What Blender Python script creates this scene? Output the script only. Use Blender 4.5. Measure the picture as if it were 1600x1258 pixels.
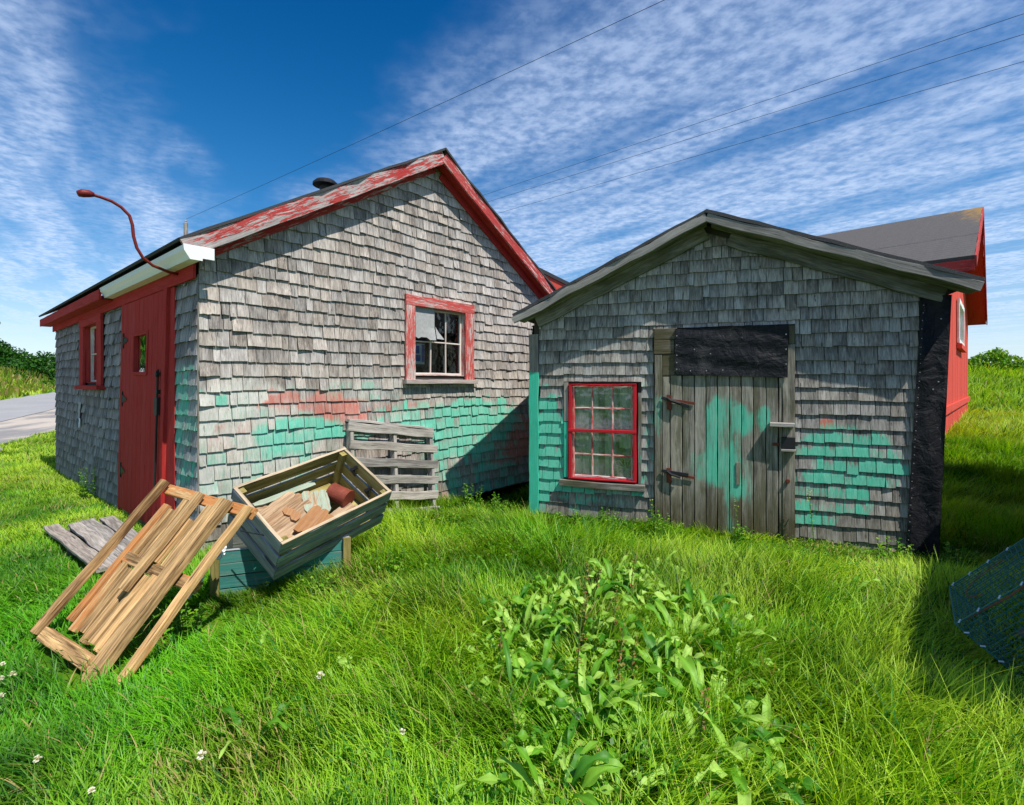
import bpy, math, random
import numpy as np
from mathutils import Vector, Matrix, Euler
R = math.radians
random.seed(7); rng = np.random.default_rng(7)
sc = bpy.context.scene; COL = sc.collection
for o in list(bpy.data.objects): bpy.data.objects.remove(o)

# ---------------------------------------------------------------- camera
cam = bpy.data.objects.new('camera', bpy.data.cameras.new('camera')); COL.objects.link(cam)
cam.location = (0, 0, 1.6); cam.rotation_euler = (R(90), 0, 0)
cam.data.sensor_width = 36; cam.data.lens = 36*795/1600; cam.data.shift_y = -29/1600
cam.data.clip_start = .05; cam.data.clip_end = 3000
sc.camera = cam

# ---------------------------------------------------------------- light
SUN = Vector((.700*.537, -.713*.537, .843)).normalized()          # towards the sun
sun = bpy.data.objects.new('sun', bpy.data.lights.new('sun', 'SUN')); COL.objects.link(sun)
sun.data.energy = 4.0; sun.data.angle = R(.5); sun.data.color = (1, .955, .88)
sun.rotation_euler = SUN.to_track_quat('Z', 'Y').to_euler(); sun.location = (5, -5, 30)
sc.view_settings.view_transform = 'Standard'; sc.view_settings.look = 'None'
sc.view_settings.exposure = .60; sc.view_settings.gamma = 1; sc.view_settings.use_curve_mapping = False

# ---------------------------------------------------------------- node helpers
class T:
    def __init__(s, nt): s.nt = nt; s.nt.nodes.clear()
    def n(s, typ, ins=None, **props):
        nd = s.nt.nodes.new(typ)
        for k, v in props.items(): setattr(nd, k, v)
        for k, v in (ins or {}).items(): s.put(nd.inputs[k], v)
        return nd
    def put(s, sock, v):
        if isinstance(v, bpy.types.NodeSocket): s.nt.links.new(v, sock)
        elif v is not None:
            if isinstance(v, tuple) and len(v) == 3 and sock.type == 'RGBA': v = (*v, 1)
            sock.default_value = v
    def m(s, op, a, b=0., c=0., clamp=False):
        nd = s.n('ShaderNodeMath', operation=op, use_clamp=clamp)
        for i, v in enumerate((a, b, c)): s.put(nd.inputs[i], v)
        return nd.outputs[0]
    def vm(s, op, a, b=(0, 0, 0)):
        nd = s.n('ShaderNodeVectorMath', operation=op); s.put(nd.inputs[0], a); s.put(nd.inputs[1], b)
        return nd.outputs[0]
    def mix(s, f, a, b, mode='MIX'):
        nd = s.n('ShaderNodeMix', data_type='RGBA', blend_type=mode)
        s.put(nd.inputs[0], f); s.put(nd.inputs[6], a); s.put(nd.inputs[7], b); return nd.outputs[2]
    def noise(s, vec, scale=1., detail=3., rough=.5, dist=0.):
        nd = s.n('ShaderNodeTexNoise', {'Vector': vec, 'Scale': scale, 'Detail': detail, 'Roughness': rough, 'Distortion': dist})
        return nd.outputs[0]
    def ss(s, v, a, b):
        nd = s.n('ShaderNodeMapRange', interpolation_type='SMOOTHSTEP')
        for i, q in enumerate((v, a, b, 0., 1.)): s.put(nd.inputs[i], q)
        return nd.outputs[0]
    def attr(s, name): return s.n('ShaderNodeAttribute', attribute_name=name)
    def ramp(s, f, stops):
        nd = s.n('ShaderNodeValToRGB', {0: f}); e = nd.color_ramp.elements
        e[0].position, e[0].color = stops[0][0], (*stops[0][1], 1); e[1].position, e[1].color = stops[-1][0], (*stops[-1][1], 1)
        for p, c in stops[1:-1]: q = e.new(p); q.color = (*c, 1)
        return nd.outputs[0]
    def sep(s, v):
        nd = s.n('ShaderNodeSeparateXYZ', {0: v}); return nd.outputs
    def comb(s, x, y, z):
        return s.n('ShaderNodeCombineXYZ', {0: x, 1: y, 2: z}).outputs[0]

# ---------------------------------------------------------------- sky with mackerel cloud, laid out over the whole dome
w = bpy.data.worlds.new('World'); sc.world = w; w.use_nodes = True
t = T(w.node_tree)
sky = t.n('ShaderNodeTexSky', sky_type='NISHITA', sun_disc=False, sun_elevation=math.asin(SUN.z),
          sun_rotation=math.atan2(SUN.x, SUN.y), air_density=1.0, dust_density=.3, ozone_density=3.0)
hs = t.n('ShaderNodeHueSaturation', {'Hue': .5, 'Saturation': 1.42, 'Value': .60, 'Color': sky.outputs[0]})
d = t.n('ShaderNodeTexCoord').outputs['Generated']
x, y, z = t.sep(d)[:3]
zc = t.m('MAXIMUM', z, .03)
u = t.m('DIVIDE', x, zc); v = t.m('DIVIDE', y, zc)
uv = t.comb(u, v, 0.)
big = t.noise(uv, .9, 3, .55); med = t.noise(uv, 2.3, 3, .6)
wob = t.m('ADD', t.m('MULTIPLY', t.m('SUBTRACT', big, .5), 1.1), t.m('MULTIPLY', t.m('SUBTRACT', med, .5), .7))
# clear lane between two cloud fields that meet far off
lf = t.m('SUBTRACT', t.m('SUBTRACT', -.33, t.m('MULTIPLY', v, .47)), u)
rt = t.m('SUBTRACT', u, t.m('SUBTRACT', .86, t.m('MULTIPLY', v, .73)))
L = t.ss(t.m('ADD', lf, t.m('MULTIPLY', wob, .8)), -.12, .38); Rr = t.ss(t.m('ADD', rt, t.m('MULTIPLY', wob, .8)), -.15, .45)
field = t.m('MAXIMUM', L, Rr)
# thinner blue streaks inside the right field run with the cloud street
st = t.m('ADD', u, t.m('MULTIPLY', v, .73))
cr = t.m('SUBTRACT', t.m('MULTIPLY', u, .73), v)
stv = t.comb(t.m('MULTIPLY', st, 1.0), t.m('MULTIPLY', cr, .22), 0.)
streak = t.ss(t.noise(stv, 1.9, 3, .55), .36, .56)
cells = t.noise(uv, 21., 4, .55, 0.)
fib = t.noise(t.comb(t.m('MULTIPLY', st, 9.), t.m('MULTIPLY', cr, 2.2), 1.), 1., 5, .62, .4)
cells2 = t.noise(t.comb(t.m('MULTIPLY', u, .8), v, 3.), 9., 4, .6, 0.)
fine = t.ss(t.m('ADD', t.m('ADD', t.m('MULTIPLY', cells, .42), t.m('MULTIPLY', fib, .28)), t.m('MULTIPLY', cells2, .30)), .37, .63)
dens = t.m('MULTIPLY', field, t.m('MULTIPLY', t.m('ADD', .30, t.m('MULTIPLY', streak, .70)), t.m('ADD', .34, t.m('MULTIPLY', fine, .62))))
dens = t.m('MULTIPLY', dens, .80, clamp=True)
low = t.m('SUBTRACT', 1., t.ss(z, .0, .30))
dens = t.m('MAXIMUM', dens, t.m('MULTIPLY', low, .45))
ccol = t.mix(t.ss(z, .05, .6), (3.5, 4.15, 5.3), (2.2, 2.85, 4.1))
deep = t.mix(t.ss(z, .25, .8), (1., 1., 1.), (.40, .66, .80)); blue = t.mix(1., hs.outputs[0], deep, 'MULTIPLY')
skyc = t.mix(dens, blue, ccol)
bg = t.n('ShaderNodeBackground', {'Color': skyc, 'Strength': .15})
t.nt.links.new(bg.outputs[0], t.n('ShaderNodeOutputWorld').inputs[0])

# ---------------------------------------------------------------- materials
def mat(name, f, rough=.8, spec=.25):
    m_ = bpy.data.materials.new(name); m_.use_nodes = True; t = T(m_.node_tree)
    b = t.n('ShaderNodeBsdfPrincipled', {'Roughness': rough, 'Specular IOR Level': spec})
    r = f(t, b)
    out = t.n('ShaderNodeOutputMaterial'); t.nt.links.new((r or b).outputs[0], out.inputs[0]); return m_
def plain(name, c, rough=.6, metal=0., var=.15, scale=20, spec=.3, bump=.0):
    def f(t, b):
        v = t.n('ShaderNodeTexCoord').outputs['Object']
        n = t.noise(v, scale, 4, .6)
        k = t.m('ADD', 1-var, t.m('MULTIPLY', n, 2*var))
        t.put(b.inputs['Base Color'], t.mix(1., c, t.comb(k, k, k), 'MULTIPLY')); b.inputs['Metallic'].default_value = metal
        if bump: t.put(b.inputs['Normal'], t.n('ShaderNodeBump', {'Height': n, 'Strength': bump, 'Distance': .01}).outputs[0])
    return mat(name, f, rough, spec)
def wood(name, dark, light, pa=None, pb=None, wash=None, stain=0., rough=.85, moss=None, sat=0., peel=(9., .95), knots=False, bump=.5, contrast=1., soft=.12, fade=.12, ptop=0., foot=0.):
    """weathered wood; attribute g = position along/across the grain, rn = (random, random, paint A, paint B), sh = (height in the shingle, wash, -)"""
    def f(t, b):
        g = t.attr('g').outputs['Vector']; rn = t.attr('rn'); sh = t.attr('sh').outputs['Vector']
        c3 = t.sep(rn.outputs['Vector']); r1, r2, A = c3[0], c3[1], c3[2]; B = rn.outputs['Alpha']; s3 = t.sep(sh)
        off = t.comb(t.m('MULTIPLY', r1, 37.), t.m('MULTIPLY', r2, 53.), t.m('MULTIPLY', r1, 11.))
        p = t.vm('ADD', g, off)
        gr = t.noise(t.vm('MULTIPLY', p, (5., 90., 90.)), 1., 4, .65, .3)
        gr2 = t.noise(t.vm('MULTIPLY', p, (1.5, 22., 22.)), 1., 3, .6, .6)
        blot = t.noise(t.vm('MULTIPLY', p, (4., 9., 9.)), 1., 4, .6)
        k = t.m('ADD', t.m('MULTIPLY', gr, .55), t.m('MULTIPLY', gr2, .55))
        k = t.m('ADD', t.m('MULTIPLY', t.m('SUBTRACT', k, .55), 2.3*contrast), t.m('ADD', .12, t.m('ADD', .06, t.m('MULTIPLY', r1, .50))))
        k = t.m('ADD', k, t.m('MULTIPLY', t.m('SUBTRACT', blot, .5), .55), clamp=True)
        col = t.mix(k, dark, light)
        warm = t.mix(t.m('MULTIPLY', r2, .5), (1, 1, 1), (1.10, .96, .82))
        col = t.mix(1., col, warm, 'MULTIPLY')
        if stain:                      # dark weather streaks that start under the course above
            sn = t.noise(t.vm('MULTIPLY', p, (1.2, 55., 1.)), 1., 3, .6)
            sm = t.ss(t.m('ADD', s3[0], t.m('MULTIPLY', t.m('SUBTRACT', sn, .5), 2.4)), .35, 1.0)
            col = t.mix(t.m('MULTIPLY', sm, stain), col, (.028, .028, .027))
        # dirt: knots and cracks
        crk = t.ss(t.noise(t.vm('MULTIPLY', p, (3., 70., 70.)), 1., 2, .5, .8), .66, .74)
        col = t.mix(t.m('MULTIPLY', crk, .6), col, (.03, .025, .02))
        if knots:
            kn = t.n('ShaderNodeTexVoronoi', {'Vector': t.vm('MULTIPLY', p, (3.4, 9., 4.)), 'Scale': 1.}, feature='F1').outputs['Distance']
            col = t.mix(t.m('MULTIPLY', t.m('SUBTRACT', 1., t.ss(kn, .05, .13)), .7), col, (.07, .035, .015))
        if moss:
            mm = t.ss(t.noise(t.vm('MULTIPLY', p, (2., 8., 8.)), 1., 4, .6), .45, .62)
            col = t.mix(t.m('MULTIPLY', mm, .7), col, moss)
        if wash is not None:
            wn = t.noise(t.vm('MULTIPLY', p, (8., 30., 30.)), 1., 4, .7)
            wm = t.ss(t.m('SUBTRACT', s3[1], t.m('MULTIPLY', wn, .9)), -.15, .35)
            col = t.mix(t.m('MULTIPLY', wm, .62), col, wash)
        pn = t.noise(t.vm('MULTIPLY', p, (peel[0]*.7, peel[0]*7, peel[0]*7)), 1., 5, .78)
        pn2 = t.noise(t.vm('MULTIPLY', p, (1.4, 6., 6.)), 1., 2, .5)
        nn = t.m('ADD', t.m('MULTIPLY', pn, .75), t.m('MULTIPLY', pn2, .25))
        nn = t.m('MULTIPLY', t.m('SUBTRACT', nn, .28), 1.9)
        hgt = gr
        if foot:
            fn = t.noise(t.vm('MULTIPLY', p, (2.5, 30., 30.)), 1., 4, .65); fm = t.ss(t.m('ADD', t.sep(g)[0], t.m('MULTIPLY', t.m('SUBTRACT', fn, .5), .9)), .02, .62)
            col = t.mix(t.m('MULTIPLY', t.m('SUBTRACT', 1., fm), foot), col, (.075, .062, .028))
        if ptop:
            tn = t.noise(t.vm('MULTIPLY', p, (1.5, 40., 1.)), 1., 3, .6); tm = t.ss(t.m('ADD', s3[0], t.m('MULTIPLY', t.m('SUBTRACT', tn, .5), 1.8)), .45, .95)
            nn = t.m('ADD', nn, t.m('MULTIPLY', tm, ptop))
        for amt, pc in ((B, pb), (A, pa)):
            if pc is None: continue
            mk = t.ss(t.m('SUBTRACT', t.m('MULTIPLY', amt, 1.15), t.m('MULTIPLY', nn, peel[1])), -soft*.3, soft)
            pv = t.mix(t.m('MULTIPLY', gr2, fade*2), pc, t.mix(.5, pc, (.55, .6, .55)))
            pv = t.mix(t.m('MULTIPLY', t.m('SUBTRACT', 1., gr), .35), pv, (pc[0]*.35, pc[1]*.35, pc[2]*.35))
            col = t.mix(t.m('MULTIPLY', mk, .93), col, pv)
        kk = t.m('ADD', .80, t.m('MULTIPLY', gr, .38)); col = t.mix(1., col, t.comb(kk, kk, kk), 'MULTIPLY')
        dn = t.noise(t.vm('MULTIPLY', p, (2.2, 10., 10.)), 1., 5, .75); col = t.mix(t.m('MULTIPLY', t.ss(dn, .52, .74), .45), col, t.mix(1., col, (.45, .40, .36), 'MULTIPLY'))
        col = t.mix(t.m('MULTIPLY', crk, .45), col, (.03, .025, .02))
        t.put(b.inputs['Base Color'], col)
        t.put(b.inputs['Normal'], t.n('ShaderNodeBump', {'Height': t.m('SUBTRACT', hgt, t.m('MULTIPLY', crk, .8)), 'Strength': bump, 'Distance': .004}).outputs[0])
    return mat(name, f, rough, .1)
TEAL = (.018, .54, .35); RED = (.47, .016, .012); ORANGE = (.56, .07, .025)
M = {}
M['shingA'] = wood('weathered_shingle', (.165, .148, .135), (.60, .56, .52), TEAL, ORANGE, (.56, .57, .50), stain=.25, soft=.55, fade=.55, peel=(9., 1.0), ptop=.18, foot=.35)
M['shingB'] = wood('weathered_shingle_shaded', (.11, .105, .11), (.40, .39, .41), TEAL, ORANGE, (.50, .55, .55), stain=.4, soft=.5, fade=.3, peel=(9., 1.0))  # darker, bluer copy of the gable shingles; side wall shade put into colour
M['shingS'] = wood('stained_shingle', (.135, .13, .122), (.50, .487, .462), TEAL, ORANGE, None, stain=.42, soft=.42, fade=.4, peel=(9., 1.05), ptop=.5, foot=.4, knots=True)
M['board'] = wood('grey_board', (.10, .095, .085), (.42, .40, .36), TEAL, ORANGE, None, moss=(.10, .095, .045))
M['door'] = wood('door_plank', (.10, .095, .08), (.42, .40, .34), TEAL, ORANGE, None, soft=.6, fade=.45, peel=(5., 1.2), foot=.8, moss=(.10, .10, .055))
M['rake'] = wood('mossy_rake_board', (.08, .078, .07), (.34, .335, .29), None, None, None, moss=(.075, .08, .035))
M['rakeface'] = wood('grey_rake_face', (.14, .135, .125), (.33, .32, .30), None, None, None)
M['peel'] = wood('peeling_red_board', (.30, .28, .27), (.62, .58, .55), (.44, .012, .010), None, None, peel=(6., 1.3), fade=.06)
M['red'] = wood('red_paint_board', (.16, .06, .06), (.4, .3, .3), RED, None, None, peel=(7., .62), fade=.07, foot=.35)
M['redtrim'] = wood('faded_red_trim', (.34, .30, .28), (.60, .55, .52), (.56, .030, .020), None, None, peel=(9., 1.15), fade=.12)
M['redbarn'] = wood('red_barn_board', (.25, .05, .04), (.45, .10, .08), (.74, .060, .035), None, None, peel=(5., .5), fade=.15)
M['silver'] = wood('silver_pallet_wood', (.17, .155, .14), (.60, .57, .53), None, None, None)
M['fresh'] = wood('fresh_lumber', (.13, .075, .035), (.78, .51, .24), (.58, .22, .055), None, None, peel=(2., 1.6), knots=True, contrast=1.25, bump=.9)
M['crate_out'] = wood('crate_outer_green', (.14, .15, .155), (.46, .50, .50), (.03, .26, .17), None, None, peel=(4., 1.1), soft=.4)
M['crate_grey'] = wood('crate_end_grey', (.16, .18, .22), (.50, .55, .62), None, None, None)
M['crate_in'] = wood('crate_inner_olive', (.14, .12, .035), (.44, .38, .15), None, None, None)
M['crate_rim'] = wood('crate_rim_tan', (.24, .18, .11), (.60, .50, .36), None, None, None)
M['crate_teal'] = wood('crate_lower_teal', (.05, .07, .065), (.24, .27, .25), (.012, .20, .17), None, None, peel=(4., 1.25), soft=.4)
M['scrap'] = wood('scrap_wood', (.15, .085, .045), (.58, .42, .27), (.38, .17, .06), (.34, .42, .32), None, peel=(3., 1.2))
M['teal'] = wood('teal_corner_board', (.10, .09, .08), (.34, .32, .28), TEAL, None, None, peel=(5., .8))
M['white'] = plain('white_gutter', (.80, .80, .78), .35, var=.05)
M['sash'] = wood('white_sash', (.45, .38, .34), (.75, .70, .66), (.58, .03, .03), None, None, peel=(12., 1.1))
def tarf(t, b):
    v = t.n('ShaderNodeTexCoord').outputs['Object']; a = t.noise(t.vm('MULTIPLY', v, (1., 1., .6)), 5., 6, .72, .6); c = t.noise(v, 90., 2, .5)
    col = t.mix(t.ss(a, .48, .78), (.006, .007, .010), (.045, .042, .045)); col = t.mix(t.m('MULTIPLY', t.ss(c, .68, .74), t.ss(a, .4, .6)), col, (.22, .21, .20))
    t.put(b.inputs['Base Color'], col); t.put(b.inputs['Roughness'], t.m('ADD', .45, t.m('MULTIPLY', a, .4)))
    t.put(b.inputs['Normal'], t.n('ShaderNodeBump', {'Height': t.noise(v, 7., 4, .6, .5), 'Strength': .9, 'Distance': .03}).outputs[0])
M['tar'] = mat('tar_paper', tarf, .6, .25)
M['nail'] = plain('nail_head', (.30, .30, .29), .4, var=.1)
M['iron'] = plain('black_iron', (.015, .015, .018), .5, var=.2)
M['rust'] = plain('rusty_iron', (.14, .035, .018), .8, var=.35, scale=60, bump=.4)
M['can'] = plain('rusty_can', (.20, .045, .025), .55, var=.6, scale=18, bump=.3)
M['lampred'] = plain('red_painted_steel', (.16, .012, .008), .55, var=.25, scale=30)
M['dark'] = plain('dark_interior', (.03, .028, .025), .9)
M['backing'] = plain('sheathing', (.05, .045, .04), .95)
M['asphalt_sh'] = plain('asphalt_shingle', (.055, .055, .058), .95, var=.45, scale=130, bump=.6)
M['curtain'] = plain('curtain_cloth', (.62, .64, .54), .9, var=.3, scale=8)
M['grey_panel'] = plain('grey_patch_panel', (.36, .36, .35), .85, var=.25, scale=30, bump=.3)
M['paper'] = plain('white_paper', (.75, .76, .78), .7, var=.05)
M['blue'] = plain('blue_print', (.02, .10, .50), .7, var=.1)
M['purple'] = plain('purple_print', (.25, .12, .40), .7, var=.1)
M['trapwire'] = plain('trap_wire_coating', (.018, .14, .13), .5, var=.5, scale=40, spec=.4)
M['clip'] = plain('hog_ring_clip', (.5, .6, .7), .35, var=.1)
M['conc'] = plain('concrete', (.35, .34, .32), .9, var=.2)
def barnroof(t, b):
    v = t.n('ShaderNodeTexCoord').outputs['Object']; n = t.noise(v, 40, 4, .7); s = t.sep(v)
    tab = t.m('FRACT', t.m('MULTIPLY', t.m('ADD', s[2], t.m('MULTIPLY', n, .02)), 12.)); ln = t.ss(tab, .0, .12)
    c = t.mix(n, (.035, .033, .033), (.15, .14, .135)); c = t.mix(t.m('MULTIPLY', t.m('SUBTRACT', 1., ln), .8), c, (.015, .015, .015))
    e = t.m('MULTIPLY', t.attr('sh').outputs['Fac'], 1.); 
    li = t.m('MULTIPLY', t.ss(t.m('ADD', e, t.m('MULTIPLY', t.m('SUBTRACT', t.noise(v, 5, 5, .7), .5), 1.9)), .45, 1.25), .8)
    t.put(b.inputs['Base Color'], t.mix(li, c, (.30, .17, .045)))
M['barnroof'] = mat('barn_roof_shingle', barnroof, .95)
def glass(t, b):
    g = t.n('ShaderNodeBsdfGlossy', {'Color': (.9, .95, 1), 'Roughness': .03}); tr = t.n('ShaderNodeBsdfTransparent', {'Color': (.86, .92, .88)})
    v = t.n('ShaderNodeTexCoord').outputs['Object']
    bp = t.n('ShaderNodeBump', {'Height': t.noise(v, 5, 2), 'Strength': .25, 'Distance': .02}); t.nt.links.new(bp.outputs[0], g.inputs['Normal'])
    fr = t.n('ShaderNodeFresnel', {'IOR': 1.5}); mx = t.n('ShaderNodeMixShader')
    t.put(mx.inputs[0], t.m('ADD', fr.outputs[0], .04, clamp=True)); t.nt.links.new(tr.outputs[0], mx.inputs[1]); t.nt.links.new(g.outputs[0], mx.inputs[2])
    return mx
M['glass'] = mat('window_glass', glass)
def dusty(t, b):
    g0 = glass(t, b); df = t.n('ShaderNodeBsdfDiffuse', {'Color': (.50, .53, .48)}); mx = t.n('ShaderNodeMixShader'); v = t.n('ShaderNodeTexCoord').outputs['Object']
    t.put(mx.inputs[0], t.m('MULTIPLY', t.ss(t.noise(t.vm('MULTIPLY', v, (5., 5., 2.)), 1.2, 5, .7), .3, .75), .42)); t.nt.links.new(g0.outputs[0], mx.inputs[1]); t.nt.links.new(df.outputs[0], mx.inputs[2]); return mx
M['dusty_glass'] = mat('dusty_window_glass', dusty)
def leafy(name, rough=.5, trans=.35, glos=.06):
    def f(t, b):
        c = t.attr('gc').outputs['Color']
        di = t.n('ShaderNodeBsdfDiffuse', {'Color': c}); tl = t.n('ShaderNodeBsdfTranslucent', {'Color': t.mix(1., c, (1.3, 1.3, .4), 'MULTIPLY')})
        mx = t.n('ShaderNodeMixShader', {0: trans}); t.nt.links.new(di.outputs[0], mx.inputs[1]); t.nt.links.new(tl.outputs[0], mx.inputs[2])
        gl = t.n('ShaderNodeBsdfGlossy', {'Color': (.9, 1, .85), 'Roughness': rough}); m2 = t.n('ShaderNodeMixShader', {0: glos})
        t.nt.links.new(mx.outputs[0], m2.inputs[1]); t.nt.links.new(gl.outputs[0], m2.inputs[2]); return m2
    return mat(name, f)
M['grass'] = leafy('grass_blade', .5, .40, .02); M['leaf'] = leafy('leaf', .5, .32, .02)
def ground(t, b):
    p = t.n('ShaderNodeNewGeometry').outputs['Position']
    a = t.noise(p, .35, 4, .6); c = t.noise(p, 7, 5, .65)
    col = t.mix(c, (.015, .07, .003), (.075, .20, .006)); col = t.mix(t.ss(a, .4, .65), col, (.15, .24, .012))
    t.put(b.inputs['Base Color'], col); t.put(b.inputs['Normal'], t.n('ShaderNodeBump', {'Height': c, 'Strength': .6, 'Distance': .1}).outputs[0])
M['ground'] = mat('turf', ground, .95, .1)
def road(t, b):
    p = t.n('ShaderNodeNewGeometry').outputs['Position']; c = t.noise(p, 30, 5, .7); a = t.noise(p, .8, 4, .6)
    t.put(b.inputs['Base Color'], t.mix(t.m('MULTIPLY', t.m('ADD', a, c), .5), (.20, .20, .21), (.42, .42, .42)))
M['road'] = mat('worn_asphalt', road, .9)
def gravel(t, b):
    p = t.n('ShaderNodeNewGeometry').outputs['Position']; c = t.noise(p, 14, 6, .75); a = t.noise(t.vm('MULTIPLY', p, (1, .45, 1)), .8, 4, .65)
    col = t.mix(t.ss(a, .40, .60), (.26, .25, .25), (.58, .50, .42))
    t.put(b.inputs['Base Color'], t.mix(t.m('MULTIPLY', c, .6), col, (.18, .17, .16)))
M['gravel'] = mat('gravel', gravel, .95)

# ---------------------------------------------------------------- mesh builder
def V3(*a): return Vector(a if len(a) > 1 else a[0])
class MB:
    def __init__(s): s.V = []; s.F = []; s.G = []; s.C = []; s.S = []
    def add(s, vs, fs, gs, c, sh=(0, 0, 0)):
        o = len(s.V); s.V += [tuple(v) for v in vs]; s.F += [tuple(i+o for i in f) for f in fs]; s.G += [tuple(g) for g in gs]
        n = len(vs); s.C += (list(c) if isinstance(c, list) else [c]*n); s.S += (list(sh) if isinstance(sh, list) else [sh]*n)
    def board(s, p0, p1, wd, w, t_, A=0., B=0., n=None, wob=.0015, cham=.004, ends=.0, fa=None, bow=0.):
        """plank from p0 to p1, width w along wd, thickness t_; ragged by wob; A, B paint amounts, fa(point)->(A,B) overrides"""
        p0, p1, wd = V3(p0), V3(p1), V3(wd); a = (p1-p0); L_ = a.length; a.normalize(); wd = (wd-a*wd.dot(a)).normalized(); td = a.cross(wd)
        n = n or max(1, min(24, int(L_/.12))); hw, ht = w/2, t_/2; c = min(cham, hw*.4, ht*.4)
        prof = [(-hw+c, -ht), (hw-c, -ht), (hw, -ht+c), (hw, ht-c), (hw-c, ht), (-hw+c, ht), (-hw, ht-c), (-hw, -ht+c)]
        r1, r2 = random.random(), random.random(); vs, gs, cs = [], [], []
        ph = random.random()*9
        for i in range(n+1):
            f = i/n; e = random.uniform(-ends, ends) if i in (0, n) else 0
            ow = wob*math.sin(f*L_*9+ph)+random.uniform(-wob, wob)*.6; ot = wob*.7*math.sin(f*L_*6+ph*2)+bow*math.sin(math.pi*f); sw = 1+random.uniform(-1, 1)*wob/max(w, .01)*.8
            for j, (x_, y_) in enumerate(prof):
                p = p0+a*(f*L_+e)+wd*(x_*sw+ow)+td*(y_+ot); vs.append(p); gs.append((f*L_, x_+r2, y_))
                q = fa(p) if fa else (A, B); cs.append((r1, r2, q[0], q[1]))
        fs = [[i*8+j, i*8+(j+1) % 8, (i+1)*8+(j+1) % 8, (i+1)*8+j] for i in range(n) for j in range(8)]
        fs += [list(range(7, -1, -1)), [n*8+j for j in range(8)]]
        s.add(vs, fs, gs, cs); return s
    def box(s, x0, x1, y0, y1, z0, z1, ax='x', **k):
        c = ((x0+x1)/2, (y0+y1)/2, (z0+z1)/2); d = (x1-x0, y1-y0, z1-z0); i = 'xyz'.index(ax); j = (i+1) % 3; l = (i+2) % 3
        p0, p1 = list(c), list(c); p0[i] -= d[i]/2; p1[i] += d[i]/2; wd = [0, 0, 0]; wd[j] = 1
        return s.board(p0, p1, wd, d[j], d[l], **k)
    def tube(s, pts, r, k=6, A=0., B=0., cap=True):
        pts = [V3(p) for p in pts]; rr = r if isinstance(r, (list, tuple)) else [r]*len(pts); vs, gs = [], []; dist = 0
        up = V3(0, 0, 1); prev = None; r1, r2 = random.random(), random.random()
        for i, p in enumerate(pts):
            a = (pts[min(i+1, len(pts)-1)]-pts[max(i-1, 0)]).normalized()
            if prev is None:
                e = a.cross(up) if abs(a.z) < .95 else a.cross(V3(1, 0, 0))
            else: e = prev-a*prev.dot(a)
            e.normalize(); prev = e; f = a.cross(e); dist += (p-pts[i-1]).length if i else 0
            for j in range(k):
                an = 2*math.pi*j/k; vs.append(p+(e*math.cos(an)+f*math.sin(an))*rr[i]); gs.append((dist, an*rr[i], 0))
        n = len(pts); fs = [[i*k+j, i*k+(j+1) % k, (i+1)*k+(j+1) % k, (i+1)*k+j] for i in range(n-1) for j in range(k)]
        if cap: fs += [list(range(k-1, -1, -1)), [(n-1)*k+j for j in range(k)]]
        s.add(vs, fs, gs, (r1, r2, A, B)); return s
    def lathe(s, prof, c=(0, 0, 0), k=16, ax=None):
        M_ = V3(0, 0, 1).rotation_difference(V3(ax).normalized()).to_matrix() if ax else Matrix.Identity(3)
        vs = [V3(c)+M_@V3(r*math.cos(2*math.pi*j/k), r*math.sin(2*math.pi*j/k), z_) for r, z_ in prof for j in range(k)]
        n = len(prof); fs = [[i*k+j, i*k+(j+1) % k, (i+1)*k+(j+1) % k, (i+1)*k+j] for i in range(n-1) for j in range(k)]
        s.add(vs, fs, vs, (random.random(), random.random(), 0, 0)); return s
    def poly(s, vs, fs, A=0., B=0., sh=(0, 0, 0), gs=None):
        s.add(vs, fs, gs or vs, (random.random(), random.random(), A, B), sh); return s
    def build(s, name, mt, parent=None, smooth=False):
        me = bpy.data.meshes.new(name); me.from_pydata(s.V, [], s.F)
        for nm, ty, dat in (('g', 'FLOAT_VECTOR', s.G), ('rn', 'FLOAT_COLOR', s.C), ('sh', 'FLOAT_VECTOR', s.S)):
            a = me.attributes.new(nm, ty, 'POINT'); a.data.foreach_set('vector' if ty == 'FLOAT_VECTOR' else 'color', np.array(dat, dtype=np.float32).ravel())
        if smooth: me.polygons.foreach_set('use_smooth', [True]*len(me.polygons))
        me.materials.append(M[mt] if isinstance(mt, str) else mt); me.update()
        o = bpy.data.objects.new(name, me); COL.objects.link(o); o.parent = parent; return o
def tag(o, label=None, cat=None, group=None, kind=None):
    for k, v_ in (('label', label), ('category', cat), ('group', group), ('kind', kind)):
        if v_: o[k] = v_
    return o
def thing(name, label, cat, loc=(0, 0, 0), rz=0., group=None):
    o = bpy.data.objects.new(name, None); COL.objects.link(o); o.location = loc; o.rotation_euler = (0, 0, rz); o.empty_display_size = .2
    return tag(o, label, cat, group)
def copy_thing(o, label=None):
    c = o.copy(); COL.objects.link(c)
    if label: c['label'] = label
    for ch in [q for q in bpy.data.objects if q.parent == o]:
        k = ch.copy(); COL.objects.link(k); k.parent = c
        for g_ in [q for q in bpy.data.objects if q.parent == ch]: h = g_.copy(); COL.objects.link(h); h.parent = k
    return c

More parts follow.
